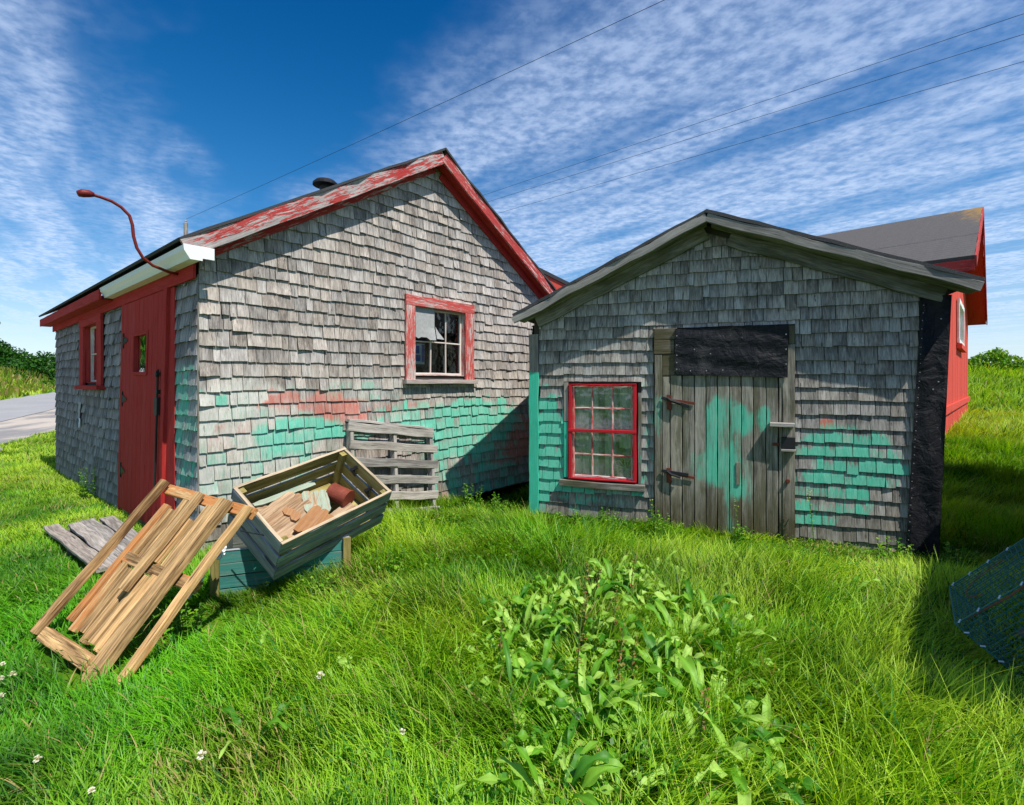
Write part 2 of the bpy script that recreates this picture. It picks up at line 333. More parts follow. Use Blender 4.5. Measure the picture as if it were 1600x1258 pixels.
# ---------------------------------------------------------------- terrain
def sst(x, a, b): t_ = np.clip((np.asarray(x, float)-a)/(b-a), 0, 1); return t_*t_*(3-2*t_)
RP = np.array([-12.4, 12.35]); RN = np.array([-.89, -.45]); RA = np.array([-.45, .89])     # road edge point, away from the camera, along
def terr(X, Y):
    X = np.asarray(X, float); Y = np.asarray(Y, float)
    rgt = sst(X, 1, 7)
    z = .42*sst(Y, 6.8, 10.2)*rgt+1.95*sst(Y, 18, 33)*rgt
    lft = 1-sst(X, -9, -4)
    z = z+lft*.045*np.clip(Y-11.5, 0, 60)
    q = (X-RP[0])*RN[0]+(Y-RP[1])*RN[1]-6.5
    z = z+lft*1.25*sst(q, 0, 4.5)
    z = z-.22*np.exp(-((X-.15)**2+(Y-7.7)**2)/.9)
    z = z+.012*np.sin(X*2.1+Y*.7)*np.sin(Y*1.7-X*.5)
    return z
def axis(lo, hi, fine_lo, fine_hi, st_):
    a = list(np.arange(fine_lo, fine_hi+1e-6, st_)); s_ = st_
    x_ = fine_hi
    while x_ < hi: s_ *= 1.18; x_ += s_; a.append(x_)
    x_ = fine_lo; s_ = st_
    while x_ > lo: s_ *= 1.18; x_ -= s_; a.insert(0, x_)
    return np.array(a)
gx = axis(-900, 900, -24, 22, .25); gy = axis(-60, 1200, -1, 40, .25)
GX, GY = np.meshgrid(gx, gy); GZ = terr(GX, GY)
nx, ny = len(gx), len(gy)
me = bpy.data.meshes.new('ground'); idx = np.arange(nx*ny).reshape(ny, nx)
q = np.stack([idx[:-1, :-1], idx[:-1, 1:], idx[1:, 1:], idx[1:, :-1]], -1).reshape(-1, 4)
me.from_pydata(np.stack([GX, GY, GZ], -1).reshape(-1, 3).tolist(), [], q.tolist()); me.materials.append(M['ground'])
me.polygons.foreach_set('use_smooth', [True]*len(me.polygons))
o = bpy.data.objects.new('ground', me); COL.objects.link(o); tag(o, kind='structure')
def strip(name, mt, w0, w1, lift):
    mb = MB(); ss_ = np.arange(-60, 150, .5); ws = np.linspace(w0, w1, 12); vs = []
    for s_ in ss_:
        for i, w_ in enumerate(ws):
            ww = w_+(.18*math.sin(s_*1.3)+.1*math.sin(s_*3.1) if i == 0 and w0 == 0 else 0)
            p = RP+RA*s_+RN*ww; vs.append((p[0], p[1], float(terr(p[0], p[1]))+lift))
    n = len(ws); fs = [[i*n+j, i*n+j+1, (i+1)*n+j+1, (i+1)*n+j] for i in range(len(ss_)-1) for j in range(n-1)]
    mb.poly(vs, fs); return tag(mb.build(name, mt, smooth=True), kind='structure')
strip('gravel_shoulder', 'gravel', 0, 2.5, .02); strip('road', 'road', 2.3, 6.6, .035)

# ---------------------------------------------------------------- shingle walls
def ell(lst, s, z):
    m_ = 0.
    for a, b_, ra, rb, k in lst:
        d_ = ((s-a)/ra)**2+((z-b_)/rb)**2
        if d_ < 1.9: m_ = max(m_, k*min(1., max(0., (1.45-d_)/.8)))
    return m_
def shingles(mb, W, s0, s1, z0, z1, top, ex, holes=(), pa=(), pb=(), wash=(), wmin=.07, wmax=.19, rough=1., sag=.012, flip=False):
    i = 0
    ph = [random.random()*6 for _ in range(3)]
    zi = z0
    while zi < z1:
        ex_i = ex*random.uniform(.96, 1.04)
        def wave(s): return sag*(math.sin(s*1.1+ph[0]+i*.12)+.6*math.sin(s*2.7+ph[1]+i*.3))
        s = s0-random.random()*.06; rowj = random.gauss(0, .10)
        while s < s1:
            wd = random.uniform(wmin, wmax)*(1.25 if random.random() < .12 else 1)
            a, b_ = max(s, s0), min(s+wd-random.uniform(.003, .008), s1); s += wd
            if b_-a < .012: continue
            cuts = sorted({a, b_, *[h[0] for h in holes if a < h[0] < b_], *[h[1] for h in holes if a < h[1] < b_]})
            r1, r2 = random.random(), random.random(); jz = random.gauss(0, .004)*rough; js, jw = rowj+random.gauss(0, .05), random.uniform(.55, 1.2); jz2 = random.gauss(0, .035)
            if random.random() < .05*rough: jz += random.uniform(-.03, .012)
            ob = .019+random.random()*.007; curl = random.uniform(0, .014)*rough if random.random() < .15*rough else 0; cs_ = random.choice((0, 1))
            for ca, cb in zip(cuts[:-1], cuts[1:]):
                if cb-ca < .008: continue
                zlo, zhi = zi+jz, zi+ex_i*1.10; mid = (ca+cb)/2; skip = False
                for h0, h1, hz0, hz1 in holes:
                    if h0-1e-6 <= mid <= h1+1e-6:
                        if zlo >= hz0 and zi+ex_i <= hz1: skip = True
                        elif zlo < hz0 < zhi: zhi = hz0
                        elif zlo < hz1 < zhi: zlo = hz1
                if skip or zhi-zlo < .015: continue
                K = 4; vs, gs, cs, ss_ = [], [], [], []
                fr = [j/(K-1) for j in range(K)]; jag = [random.uniform(-.0025, .0025)*rough for _ in fr]
                ok = True; tops = []
                for f in fr:
                    x_ = ca+(cb-ca)*f; tops.append(min(zhi+wave(x_), top(x_)))
                if max(tops)-(zlo+wave(mid)) < .012: continue
                for row in range(4):                      # 0 back bottom, 1 front bottom, 2 middle, 3 top
                    for f, j, tp in zip(fr, jag, tops):
                        x_ = ca+(cb-ca)*f; zb = min(zlo+wave(x_)+j, tp-.002)
                        zz = (zb, zb, zb*.5+tp*.5, tp)[row]; cu = curl*(f if cs_ else 1-f)
                        oo = (ob-.012+cu*.8, ob+cu, (ob+.004)*.5+.001+cu*.25, .003)[row]
                        vs.append(W(x_, oo, zz)); gs.append((zz, x_, oo)); cs.append((r1, r2, ell(pa, x_+js, zz+jz2)*jw if pa else 0., ell(pb, x_+js, zz+jz2)*(.7+.5*r1) if pb else 0.))
                        ss_.append(((zz-zlo)/ex_i, ell(wash, x_, zz) if wash else 0., 0))
                fs = [[r*K+j, r*K+j+1, (r+1)*K+j+1, (r+1)*K+j] for r in range(3) for j in range(K-1)]
                fs += [[0, K, 2*K, 3*K], [K-1, 4*K-1, 3*K-1, 2*K-1]]
                if flip: fs = [f[::-1] for f in fs]
                mb.add(vs, fs, gs, cs, ss_)
        i += 1; zi += ex_i
def backing(mb, W, s0, s1, z0, top, holes=(), o0=-.10, o1=0., extra=()):
    xs = sorted({s0, s1, *[h[0] for h in holes], *[h[1] for h in holes], *extra}); xs = [x_ for x_ in xs if s0 <= x_ <= s1]
    for a, b_ in zip(xs[:-1], xs[1:]):
        mid = (a+b_)/2; segs = [(z0, None)]
        for h in sorted([h for h in holes if h[0] <= mid <= h[1]], key=lambda h: h[2]):
            lo = segs.pop()[0]; segs.append((lo, h[2])); segs.append((h[3], None))
        for lo, hi in segs:
            ta = top(a) if hi is None else hi; tb = top(b_) if hi is None else hi
            if min(ta, tb)-lo < .001: continue
            c8 = [W(a, o0, lo), W(b_, o0, lo), W(b_, o1, lo), W(a, o1, lo), W(a, o0, ta), W(b_, o0, tb), W(b_, o1, tb), W(a, o1, ta)]
            mb.poly(c8, [[0, 1, 2, 3], [7, 6, 5, 4], [0, 4, 5, 1], [1, 5, 6, 2], [2, 6, 7, 3], [3, 7, 4, 0]])

# window: casing mesh is the part; sash, pane, sill are its sub-parts
def window(parent, W, s0, s1, z0, z1, tw, cols, rows, mt_frame, mt_sash, dpt=.05, sill=True, head=None, Af=.8, As=.3, xs=None, zs=None, sillm=None, thick=.035, gl='glass'):
    sx = V3(W(1, 0, 0))-V3(W(0, 0, 0)); up = V3(0, 0, 1); head = head or tw[1]
    mb = MB(); o1 = .022+thick/2
    a, b_ = s0+tw[0], s1-tw[2]; lo, hi = z0+(tw[3] if sill else tw[3]), z1-head
    mb.board(W(s0, o1+.003, z1-head/2), W(s1, o1+.003, z1-head/2), up, head, thick, A=Af, wob=.003)
    mb.board(W(s0+tw[0]/2, o1, z0+.02), W(s0+tw[0]/2, o1, z1-head), sx, tw[0], thick, A=Af*.85, wob=.003)
    mb.board(W(s1-tw[2]/2, o1, z0+.02), W(s1-tw[2]/2, o1, z1-head), sx, tw[2], thick, A=Af, wob=.003)
    if not sill: mb.board(W(s0, o1+.003, z0+tw[3]/2), W(s1, o1+.003, z0+tw[3]/2), up, tw[3], thick, A=Af*.6, wob=.002)
    # jamb returns
    for s_ in (a-.006, b_+.006): mb.board(W(s_, -.04, lo), W(s_, -.04, hi), V3(W(0, 1, 0))-V3(W(0, 0, 0)), .12, .01, A=Af*.8)
    for z_ in (lo-.006, hi+.006): mb.board(W(a, -.04, z_), W(b_, -.04, z_), V3(W(0, 1, 0))-V3(W(0, 0, 0)), .12, .01, A=Af*.8)
    wn = mb.build('window', mt_frame, parent)
    if sill:
        m2 = MB(); m2.board(W(s0-.03, .05, z0+.0), W(s1+.03, .05, z0+.0), V3(W(0, 1, 0))-V3(W(0, 0, 0)), .11, .055, A=.45*Af, wob=.004); m2.build('sill', sillm or mt_frame, wn)
    m3 = MB(); q = -dpt; fw = .028
    for s_ in (a+fw/2, b_-fw/2): m3.board(W(s_, q, lo), W(s_, q, hi), sx, fw, .03, A=As)
    for z_ in (lo+fw/2, hi-fw/2): m3.board(W(a+fw, q, z_), W(b_-fw, q, z_), up, fw, .03, A=As)
    xs = xs or [a+(b_-a)*i/cols for i in range(1, cols)]; zs = zs or [lo+(hi-lo)*i/rows for i in range(1, rows)]
    for s_ in xs: m3.board(W(s_, q+.001, lo+fw), W(s_, q+.001, hi-fw), sx, .018, .022, A=As)
    for z_ in zs: m3.board(W(a+fw, q-.001, z_), W(b_-fw, q-.001, z_), up, .018, .02, A=As)
    m3.build('sash', mt_sash, wn)
    m4 = MB(); m4.poly([W(a, q-.004, lo), W(b_, q-.004, lo), W(b_, q-.004, hi), W(a, q-.004, hi), W(a, q-.007, lo), W(b_, q-.007, lo), W(b_, q-.007, hi), W(a, q-.007, hi)], [[0, 1, 2, 3], [7, 6, 5, 4]])
    m4.build('pane', gl, wn)
    return wn, (a, b_, lo, hi)
def curtain(parent, W, a, b_, lo, hi, o, n=40, amp=.02, seed=1, mt='curtain'):
    r_ = random.Random(seed); mb = MB(); vs, fs = [], []; ph = r_.random()*6
    for i in range(n+1):
        s_ = a+(b_-a)*i/n; oo = o+amp*math.sin(i*.9+ph)+amp*.5*math.sin(i*2.3)
        for k, z_ in enumerate((lo, (lo+hi)/2, hi)): vs.append(W(s_+.01*math.sin(i+k), oo*(1 if k < 2 else .9), z_+(.01*math.sin(i*1.7) if k == 0 else 0)))
    fs = [[i*3+k, (i+1)*3+k, (i+1)*3+k+1, i*3+k+1] for i in range(n) for k in range(2)]
    mb.poly(vs, fs); return mb.build('curtain', mt, parent, smooth=True)
def gable_roof(parent, name, mt, xe0, ze0, xr, zr, xe1, ze1, y0, y1, th=.045, rag=.012, lichen=None):
    mb = MB(); ny_ = 60
    for xa, za, xb, zb in ((xe0, ze0, xr, zr), (xr, zr, xe1, ze1)):
        nxx = 14; top_, bot = [], []
        nrm = V3(-(zb-za), 0, xb-xa).normalized()
        for i in range(nxx+1):
            f = i/nxx
            for j in range(ny_+1):
                g_ = j/ny_; yy = y0+(y1-y0)*g_
                e = random.uniform(-rag, rag) if j in (0, ny_) else 0
                p = V3(xa+(xb-xa)*f, yy+e, za+(zb-za)*f)+nrm*(random.uniform(-.004, .006) if 0 < i < nxx else 0)
                top_.append(p); bot.append(p-nrm*th)
        n = ny_+1; N = len(top_)
        fs = [[i*n+j, i*n+j+1, (i+1)*n+j+1, (i+1)*n+j][::-1] for i in range(nxx) for j in range(ny_)]
        fs += [[N+a for a in f][::-1] for f in fs[:]]
        for i in range(nxx): fs += [[i*n, (i+1)*n, N+(i+1)*n, N+i*n], [(i+1)*n+ny_, i*n+ny_, N+i*n+ny_, N+(i+1)*n+ny_]]
        for j in range(ny_): fs += [[j+1, j, N+j, N+j+1], [nxx*n+j, nxx*n+j+1, N+nxx*n+j+1, N+nxx*n+j]]
        allv = top_+bot; sh = [(lichen(v_) if lichen else 0.,)*3 for v_ in allv]
        mb.poly(allv, fs, sh=sh)
    return mb.build(name, mt, parent)

# ================================================================ HOUSE (grey shingled, red trim)
HA = math.atan2(.76, .65)
house = thing('shingled_house', 'large grey shingled fishing shed with red trim, red door and paint splashed gable wall', 'shed', (-2.87, 4.66, 0), HA)
WA = lambda s, o, z: (s, -o, z); WB = lambda s, o, z: (-o, s, z)
XR, ZR, SL, D = 2.80, 4.68, .604, 7.3
zA = lambda x: ZR-SL*abs(x-XR)
topA = lambda x: zA(x)-.15
# painted patches (s, z, radius s, radius z, strength)
A_teal = [(0.98, 1.06, .56, .2, .85), (3.61, .96, 1.05, .45, 1.), (2.57, 1.2, .73, .17, .75), (.29, .77, .34, .31, .42), (.08, 1.47, .1, .07, .7), (.82, .74, .64, .26, .55), (3.9, .17, .84, .33, .65), (2.96, .38, .35, .35, .6), (1.51, .94, .33, .22, .6)]
A_or = [(.69, 1.44, .22, .09, 1), (1.25, 1.36, .5, .14, .85), (4.46, .74, .6, .42, .8), (1.43, 1.2, .36, .1, .75), (2.95, .08, .09, .22, .6), (.19, 1.19, .06, .05, .6), (.9, .9, 1.0, .5, .40), (3.6, .55, .9, .45, .42), (2.3, 1.32, .5, .1, .6)]
A_teal += [(.4, .9, .5, .6, .36), (1.5, 1.5, .9, .12, .4)]
A_wash = [(.41, .98, .71, .68, .85), (2.8, 1.52, 1.61, .3, .45), (.87, 1.86, .88, .4, .3)]
hole_w = (2.46, 3.36, 1.69, 2.61)
mb = MB()
shingles(mb, WA, 0, 5.5, -.12, 4.6, topA, .138, [(2.33, 3.5, 1.6, 2.71), (3.22, 5.6, -.4, .0)], A_teal, A_or, A_wash, .06, .20, rough=1.5)
mb.build('wall', 'shingA', house)
mb = MB(); backing(mb, WA, 0, 5.5, -.10, lambda x: zA(x)-.08, [hole_w, (3.22, 5.5, -.4, -.005)], -.12, 0, (XR,)); mb.build('sheathing', 'backing', house)
# side wall B
dz1 = 2.57
holeB = [(.60, 2.60, -.3, 2.60), (3.55, 4.9, 1.55, 2.62)]
mb = MB()
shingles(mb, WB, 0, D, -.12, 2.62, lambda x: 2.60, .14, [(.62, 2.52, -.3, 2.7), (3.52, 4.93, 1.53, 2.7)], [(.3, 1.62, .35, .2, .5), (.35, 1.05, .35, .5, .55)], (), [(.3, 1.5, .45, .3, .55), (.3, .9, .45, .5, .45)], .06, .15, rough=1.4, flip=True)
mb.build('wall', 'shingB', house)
mb = MB(); backing(mb, WB, .12, D, -.12, lambda x: 2.74, [(3.65, 4.8, 1.62, 2.5)], -.12, 0); mb.build('sheathing', 'backing', house)
mb = MB(); mb.box(5.38, 5.499, .02, D, -.1, 2.78, ax='y', wob=0); backing(mb, lambda s, o, z: (s, D-.1-o, z), 0, 5.5, -.1, lambda x: zA(x)-.08, (), -.1, 0, (XR,)); mb.build('rear_wall', 'backing', house)
mb = MB(); mb.box(.13, 5.37, .13, D-.12, -.02, .04, ax='y', wob=0, n=1); mb.build('floor', 'dark', house)
# corner trim: woven corner, a thin dark bead
mb = MB(); mb.box(-.012, .002, -.012, .002, -.1, 2.6, ax='z', A=0); mb.build('corner_bead', 'board', house)
gable_roof(house, 'roof', 'asphalt_sh', -.22, zA(-.22), XR, ZR, 5.82, zA(5.82), -.235, D+.25, th=.026, rag=.022)
# rake fascia + soffit + frieze
def rake(parent, xa, za, xb, zb, y, w_, mt, A, th=.03, name='fascia', wob=.003, ends=0.):
    mb = MB(); d_ = V3(xb-xa, 0, zb-za).normalized(); up = V3(-d_.z, 0, d_.x)
    mb.board((xa, y, za), (xb, y, zb), up, w_, th, A=A, wob=wob); return mb.build(name, mt, parent)
rake(house, -.17, zA(-.17)-.115, XR, ZR-.115, -.205, .15, 'peel', .50); rake(house, XR, ZR-.115, 5.78, zA(5.78)-.115, -.205, .15, 'peel', .62)
for xa, xb, A_ in ((-.16, XR, .92), (XR, 5.6, 1.)):
    mb = MB(); d_ = V3(xb-xa, 0, zA(xb)-zA(xa)).normalized()
    mb.board((xa, -.095, zA(xa)-.14), (xb, -.095, zA(xb)-.14), (0, 1, 0), .19, .02, A=A_); mb.build('soffit', 'red', house)
    mb = MB(); mb.board((xa+.1, -.028, zA(xa+.1)-.215), (xb, -.028, zA(xb)-.215), (0, 0, 1), .10, .022, A=.62 if xb == XR else .9); mb.build('frieze', 'peel' if xb == XR else 'red', house)
mb = MB(); mb.box(-.05, -.028, -.02, D+.05, 2.56, 2.80, ax='y', A=1.); mb.build('frieze', 'red', house)
mb = MB(); mb.box(-.20, -.175, 2.85, D+.25, 2.66, 2.79, ax='y', A=1.); mb.box(-.175, -.05, 2.9, D+.2, 2.66, 2.68, ax='y', A=1.); mb.build('eave_board', 'red', house)
# gutter: K profile
gp = [(-.055, 2.80), (-.055, 2.685), (-.14, 2.685), (-.155, 2.72), (-.185, 2.755), (-.19, 2.80), (-.178, 2.80), (-.172, 2.765), (-.145, 2.725), (-.132, 2.697), (-.067, 2.697), (-.067, 2.80)]
mb = MB(); n = len(gp); vs = [(x_-.0, y_, z_) for y_ in (-.235, 2.88) for x_, z_ in gp]
fs = [[j, (j+1) % n, n+(j+1) % n, n+j] for j in range(n)]+[[n-1-j for j in range(n)], [n+j for j in range(n)]]
mb.poly(vs, fs); mb.poly([(-.045, -.24, 2.805), (-.045, -.24, 2.68), (-.142, -.24, 2.68), (-.19, -.24, 2.755), (-.195, -.24, 2.805)]+[(-.045, -.234, 2.805), (-.045, -.234, 2.68), (-.142, -.234, 2.68), (-.19, -.234, 2.755), (-.195, -.234, 2.805)], [[0, 1, 2, 3, 4], [9, 8, 7, 6, 5]]+[[j, (j+1) % 5, 5+(j+1) % 5, 5+j] for j in range(5)])
mb.box(-.05, .05, -.238, -.226, 2.70, 2.805, ax='x', wob=0, n=1)
mb.build('gutter', 'white', house)
# gable window
win, (a, b_, lo, hi) = window(house, WA, 2.31, 3.52, 1.63, 2.73, (.15, 0, .17, .09), 3, 2, 'redtrim', 'sash', head=.13, Af=.54, As=.12, xs=[2.79, 3.06], zs=[2.16], sillm='redtrim')
mb = MB(); vs = []
for j in range(7):
    for i in range(9):
        s_ = a-.01+(.0+.36)*i/8; z_ = hi+.01-(hi-2.2)*j/6; vs.append(WA(s_, .012+(.018*(i/8)**3 if j > 4 else 0)*(j-4), z_-(.03 if (j == 6 and i > 5) else 0)-(.02 if j == 6 and i in (2,) else 0)))
mb.poly(vs, [[j*9+i, j*9+i+1, (j+1)*9+i+1, (j+1)*9+i][::-1] for j in range(6) for i in range(8)])
fl = WA(a+.35, .03, 2.36), WA(a+.36, .05, 2.2), WA(a+.44, .11, 2.19), WA(a+.40, .05, 2.28)
mb.poly(list(fl), [[0, 1, 2, 3]]); mb.build('patch_panel', 'grey_panel', win)
# side window with cloth
winB, (a2, b2, lo2, hi2) = window(house, WB, 3.52, 4.93, 1.55, 2.56, (.26, 0, .26, .08), 2, 2, 'red', 'sash', head=.1, Af=1., As=0.)
curtain(winB, WB, 3.8, 4.66, lo2, hi2, -.14, seed=3)
# door: plank leaf that leans with the wall
def shear(p, k=.085): return (p[0], p[1]+(2.55-p[2])*k, p[2])
def shear_obj(o, k=.085):
    for v_ in o.data.vertices: v_.co = shear(v_.co, k)
mb = MB(); nb = 9
for i in range(nb):
    s0_ = .82+(2.36-.82)*i/nb; s1_ = .82+(2.36-.82)*(i+1)/nb
    def hole(zl, zh): mb.box(-.052, -.02, s0_+.003, s1_-.003, zl, zh, ax='z', A=1., wob=.001)
    if i in (3, 4, 5): hole(.08, 1.73); hole(2.15, 2.55)
    else: hole(.08, 2.55)
dr = mb.build('door', 'red', house); shear_obj(dr)
mb = MB()
mb.box(-.06, -.018, .70, .80, .02, 2.56, ax='z', A=1.); o = mb.build('door_jamb', 'red', house); shear_obj(o)
mb = MB(); mb.box(-.05, -.018, 2.38, 2.46, .02, 2.56, ax='z', A=1.); o = mb.build('door_jamb', 'red', house); shear_obj(o)
mb = MB(); mb.box(-.026, -.004, .585, .90, .0, 2.56, ax='z', A=1.); mb.build('door_casing', 'red', house)
mb = MB(); mb.box(-.01, .06, .65, 2.75, -.1, .06, ax='y'); mb.build('threshold', 'board', house)
mb = MB(); s0_, s1_ = .82+(2.36-.82)*3/nb, .82+(2.36-.82)*6/nb
mb.poly([(-.03, s0_, 1.73), (-.03, s1_, 1.73), (-.03, s1_, 2.15), (-.03, s0_, 2.15)], [[0, 1, 2, 3]])
o = mb.build('pane', 'glass', dr); shear_obj(o)
mb = MB(); mb.box(-.064, -.05, s0_-.03, s0_+.006, 1.70, 2.18, ax='z', A=1); mb.box(-.064, -.05, s1_-.006, s1_+.03, 1.70, 2.18, ax='z', A=1); mb.box(-.066, -.05, s0_, s1_, 1.695, 1.735, ax='y', A=1); mb.box(-.066, -.05, s0_, s1_, 2.145, 2.18, ax='y', A=1)
o = mb.build('moulding', 'red', dr); shear_obj(o)
for zz in (.55, 1.42, 2.12):
    mb = MB(); mb.box(-.064, -.05, 2.30, 2.34, zz-.09, zz+.09, ax='z', wob=0); mb.poly([(-.06, 2.3, zz-.05), (-.06, 2.3, zz+.05), (-.06, 2.12, zz+.008), (-.06, 2.12, zz-.008)], [[0, 1, 2, 3]])
    o = mb.build('hinge', 'iron', dr); shear_obj(o)
mb = MB(); mb.tube([(-.075, .86, 1.75), (-.075, .86, .5)], .011, 6); mb.lathe([(.0, -.02), (.03, -.015), (.03, .015), (0, .02)], (-.08, .86, 1.70), ax=(-1, 0, 0)); mb.box(-.085, -.05, .84, .90, 1.50, 1.54, ax='y', wob=0); mb.box(-.085, -.05, .83, .93, 1.28, 1.46, ax='z', wob=0)
o = mb.build('latch', 'iron', dr); shear_obj(o)
# roof vent
mb = MB(); vp = (1.70, .80, zA(1.70)); mb.lathe([(.0, -.12), (.07, -.12), (.07, .10), (.155, .105), (.155, .13), (.12, .165), (.0, .18)], vp, 20); mb.build('roof_vent', 'iron', house, smooth=False)
# gooseneck lamp over the door
lamp = thing('gooseneck_lamp', 'rusty red gooseneck lamp arm curving out over the red door', 'lamp', (-2.87, 4.66, 0), HA)
pts = [(0, 2.65), (.12, 2.66), (.25, 2.70), (.33, 2.76), (.375, 2.84), (.40, 2.94), (.408, 3.04), (.43, 3.12), (.49, 3.18), (.56, 3.215), (.64, 3.23), (.70, 3.235)]
mb = MB(); mb.tube([(-k_, .40, z_) for k_, z_ in pts], .014, 8); mb.build('arm', 'lampred', lamp, smooth=True)
mb = MB(); mb.tube([(-.68, .40, 3.236), (-.71, .40, 3.238), (-.76, .40, 3.228), (-.79, .40, 3.215)], [.018, .03, .034, .024], 10); mb.build('lamp_head', 'lampred', lamp, smooth=True)
mb = MB(); mb.lathe([(0, 0), (.05, 0), (.05, .02), (0, .02)], (-.02, .40, 2.65), 12, ax=(-1, 0, 0)); mb.build('wall_flange', 'iron', lamp)
# things behind the gable window
def wa(s, o, z): return house_m@V3(*WA(s, o, z))
house_m = Matrix.Translation((-2.87, 4.66, 0))@Matrix.Rotation(HA, 4, 'Z')
def loose(name, label, cat, mt=None): o = thing(name, label, cat); o.matrix_world = house_m; return o
ps = loose('poster', 'white and blue paper notice behind the lower pane of the gable window', 'poster')
mb = MB(); mb.box(a+.02, a+.24, .060, .063, 1.86, 2.13, ax='x', wob=0, n=1); mb.build('sheet', 'paper', ps)
mb = MB(); mb.box(a+.07, a+.15, .0575, .0598, 2.0, 2.10, ax='x', wob=0, n=1); mb.box(a+.09, a+.17, .0575, .0598, 1.90, 1.98, ax='x', wob=0, n=1); mb.build('printed_block', 'blue', ps)
mb = MB(); mb.box(a+.19, a+.235, .0575, .0598, 1.89, 2.12, ax='x', wob=0, n=1); mb.build('printed_margin', 'purple', ps)
bt = loose('bottle', 'small glass bottle standing on the sill inside the gable window', 'bottle')
mb = MB(); mb.lathe([(0, 0), (.035, 0), (.038, .11), (.012, .17), (.012, .22), (0, .22)], (3.27, .10, 1.72), 12); mb.build('bottle_body', plain('bottle_glass', (.25, .3, .27), .1, spec=.6), bt, smooth=True)
mb = MB(); mb.box(2.3, 3.5, .07, .22, 1.66, 1.71, ax='x'); mb.build('shelf', 'board', house)

# ================================================================ SHED (grey, black panels)
SA = math.atan2(-.363, .931)
shed = thing('plank_door_shed', 'small grey shingled shed with weathered plank door, black tar panels and teal paint', 'shed', (.25, 6.2, 0), SA)
WS = WA
XS, ZS, m0, m1 = 1.98, 3.396, .454, .387
zS = lambda x: ZS-(m0*(XS-x) if x < XS else m1*(x-XS))
S_teal = [(.14, .72, .36, .66, 1.35), (.22, 1.2, .13, .36, 1.2), (1.36, .9, .1, .5, .6), (.9, .3, .5, .12, .5), (3.22, .82, .42, .40, 1.0), (3.0, .35, .3, .2, .8), (1.36, 1.0, .07, .6, .55), (.68, .30, .5, .14, .55), (2.98, 1.34, .22, .14, .2), (.42, .95, .06, .4, .9)]
S_or = [(3.08, 1.19, .1, .07, .95), (3.09, 1.09, .05, .14, .5)]
mb = MB(); topS = lambda x: zS(x)-.17
shingles(mb, WS, .09, 3.85, -.08, 3.4, topS, .137, [(.40, 1.30, .40, 1.62), (1.43, 2.82, -.3, 2.21)], S_teal, S_or, (), .06, .16, rough=1.0, sag=.007)
mb.build('wall', 'shingS', shed)
mb = MB(); backing(mb, WS, .02, 3.95, -.1, lambda x: zS(x)-.09, [(.45, 1.26, .48, 1.61)], -.1, 0, (XS,))
DS = 4.6
mb.box(.0, .1, .1, DS, -.1, 2.38, ax='y', wob=0, n=1); mb.box(3.90, 3.97, .02, DS, -.1, 2.50, ax='y', wob=0, n=1); backing(mb, lambda s, o, z: (s, DS-.1-o, z), .1, 3.95, -.1, lambda x: zS(x)-.09, (), -.1, 0, (XS,))
mb.build('sheathing', 'backing', shed)
mb = MB(); shingles(mb, lambda s, o, z: (3.972+o, s, z), .02, DS, -.1, 2.5, lambda x: 2.46, .14, (), (), (), (), .07, .16); shingles(mb, lambda s, o, z: (-o-.002, s, z), .03, DS, -.1, 2.4, lambda x: 2.32, .14, (), [(.2, .8, .6, .9, .8)], (), (), .07, .16, flip=True); mb.build('wall', 'shingS', shed)
mb = MB(); mb.box(.1, 3.9, .1, DS-.1, -.02, .03, ax='y', wob=0, n=1); mb.build('floor', 'dark', shed)
gable_roof(shed, 'roof', 'asphalt_sh', -.16, zS(-.16), XS, ZS, 4.24, zS(4.24), -.28, DS+.2, th=.035, rag=.01)
for xa, xb in ((-.15, XS), (XS, 4.22)):
    up = V3(zS(xa)-zS(xb), 0, xb-xa).normalized()
    rake(shed, xa, zS(xa)-.085, xb, zS(xb)-.078, -.262, .085, 'rakeface', 0, name='fascia', wob=.006)
    mb = MB(); mb.board((xa+.05, -.135, zS(xa+.05)-.10), (xb, -.135, zS(xb)-.10), (0, 1, 0), .24, .02); mb.build('soffit', 'rake', shed)
    mb = MB(); mb.board((xa+.22, -.04, zS(xa+.22)-.185), (min(xb, 4.03), -.04, zS(min(xb, 4.03))-.185), (0, 0, 1), .14, .03, wob=.005); mb.build('frieze', 'rake', shed)
# left corner board
mb = MB(); mb.box(-.03, .088, -.045, -.018, .0, 2.20, ax='z', fa=lambda p: (1. if p.z < 1.72 else .0, 0), n=40, wob=.003)
mb.build('corner_board', 'teal', shed)
mb = MB(); mb.box(-.034, -.008, -.016, .1, .0, 2.2, ax='z', fa=lambda p: (1. if p.z < 1.7 else .0, 0), n=30); mb.build('corner_board', 'teal', shed)
# black tar strip with nails, leaning edge
def tar(mb, c4, o, nu=10, nv=24, amp=.006):
    P = [V3(*WS(x_, o, z_)) for x_, z_ in c4]; vs = []
    for j in range(nv+1):
        for i in range(nu+1):
            f, g_ = i/nu, j/nv; p = P[0]*(1-f)*(1-g_)+P[1]*f*(1-g_)+P[2]*f*g_+P[3]*(1-f)*g_
            p.y -= amp*(math.sin(f*7+g_*9)+math.sin(g_*17+f*3))*(1 if 0 < i < nu else .2)+random.uniform(0, .002); vs.append(p)
    n_ = nu+1; fs = [[j*n_+i, j*n_+i+1, (j+1)*n_+i+1, (j+1)*n_+i] for j in range(nv) for i in range(nu)]; k = len(vs)
    b4 = [p+V3(0, .006, 0) for p in P]; mb.poly(vs+b4, fs+[[0, nu, k+1, k], [nv*n_+nu, nv*n_, k+3, k+2], [nv*n_, 0, k, k+3], [nu, nv*n_+nu, k+2, k+1]])
mb = MB(); tar(mb, [(3.735, -.02), (3.99, -.02), (4.085, 2.42), (3.86, 2.42)], .045)
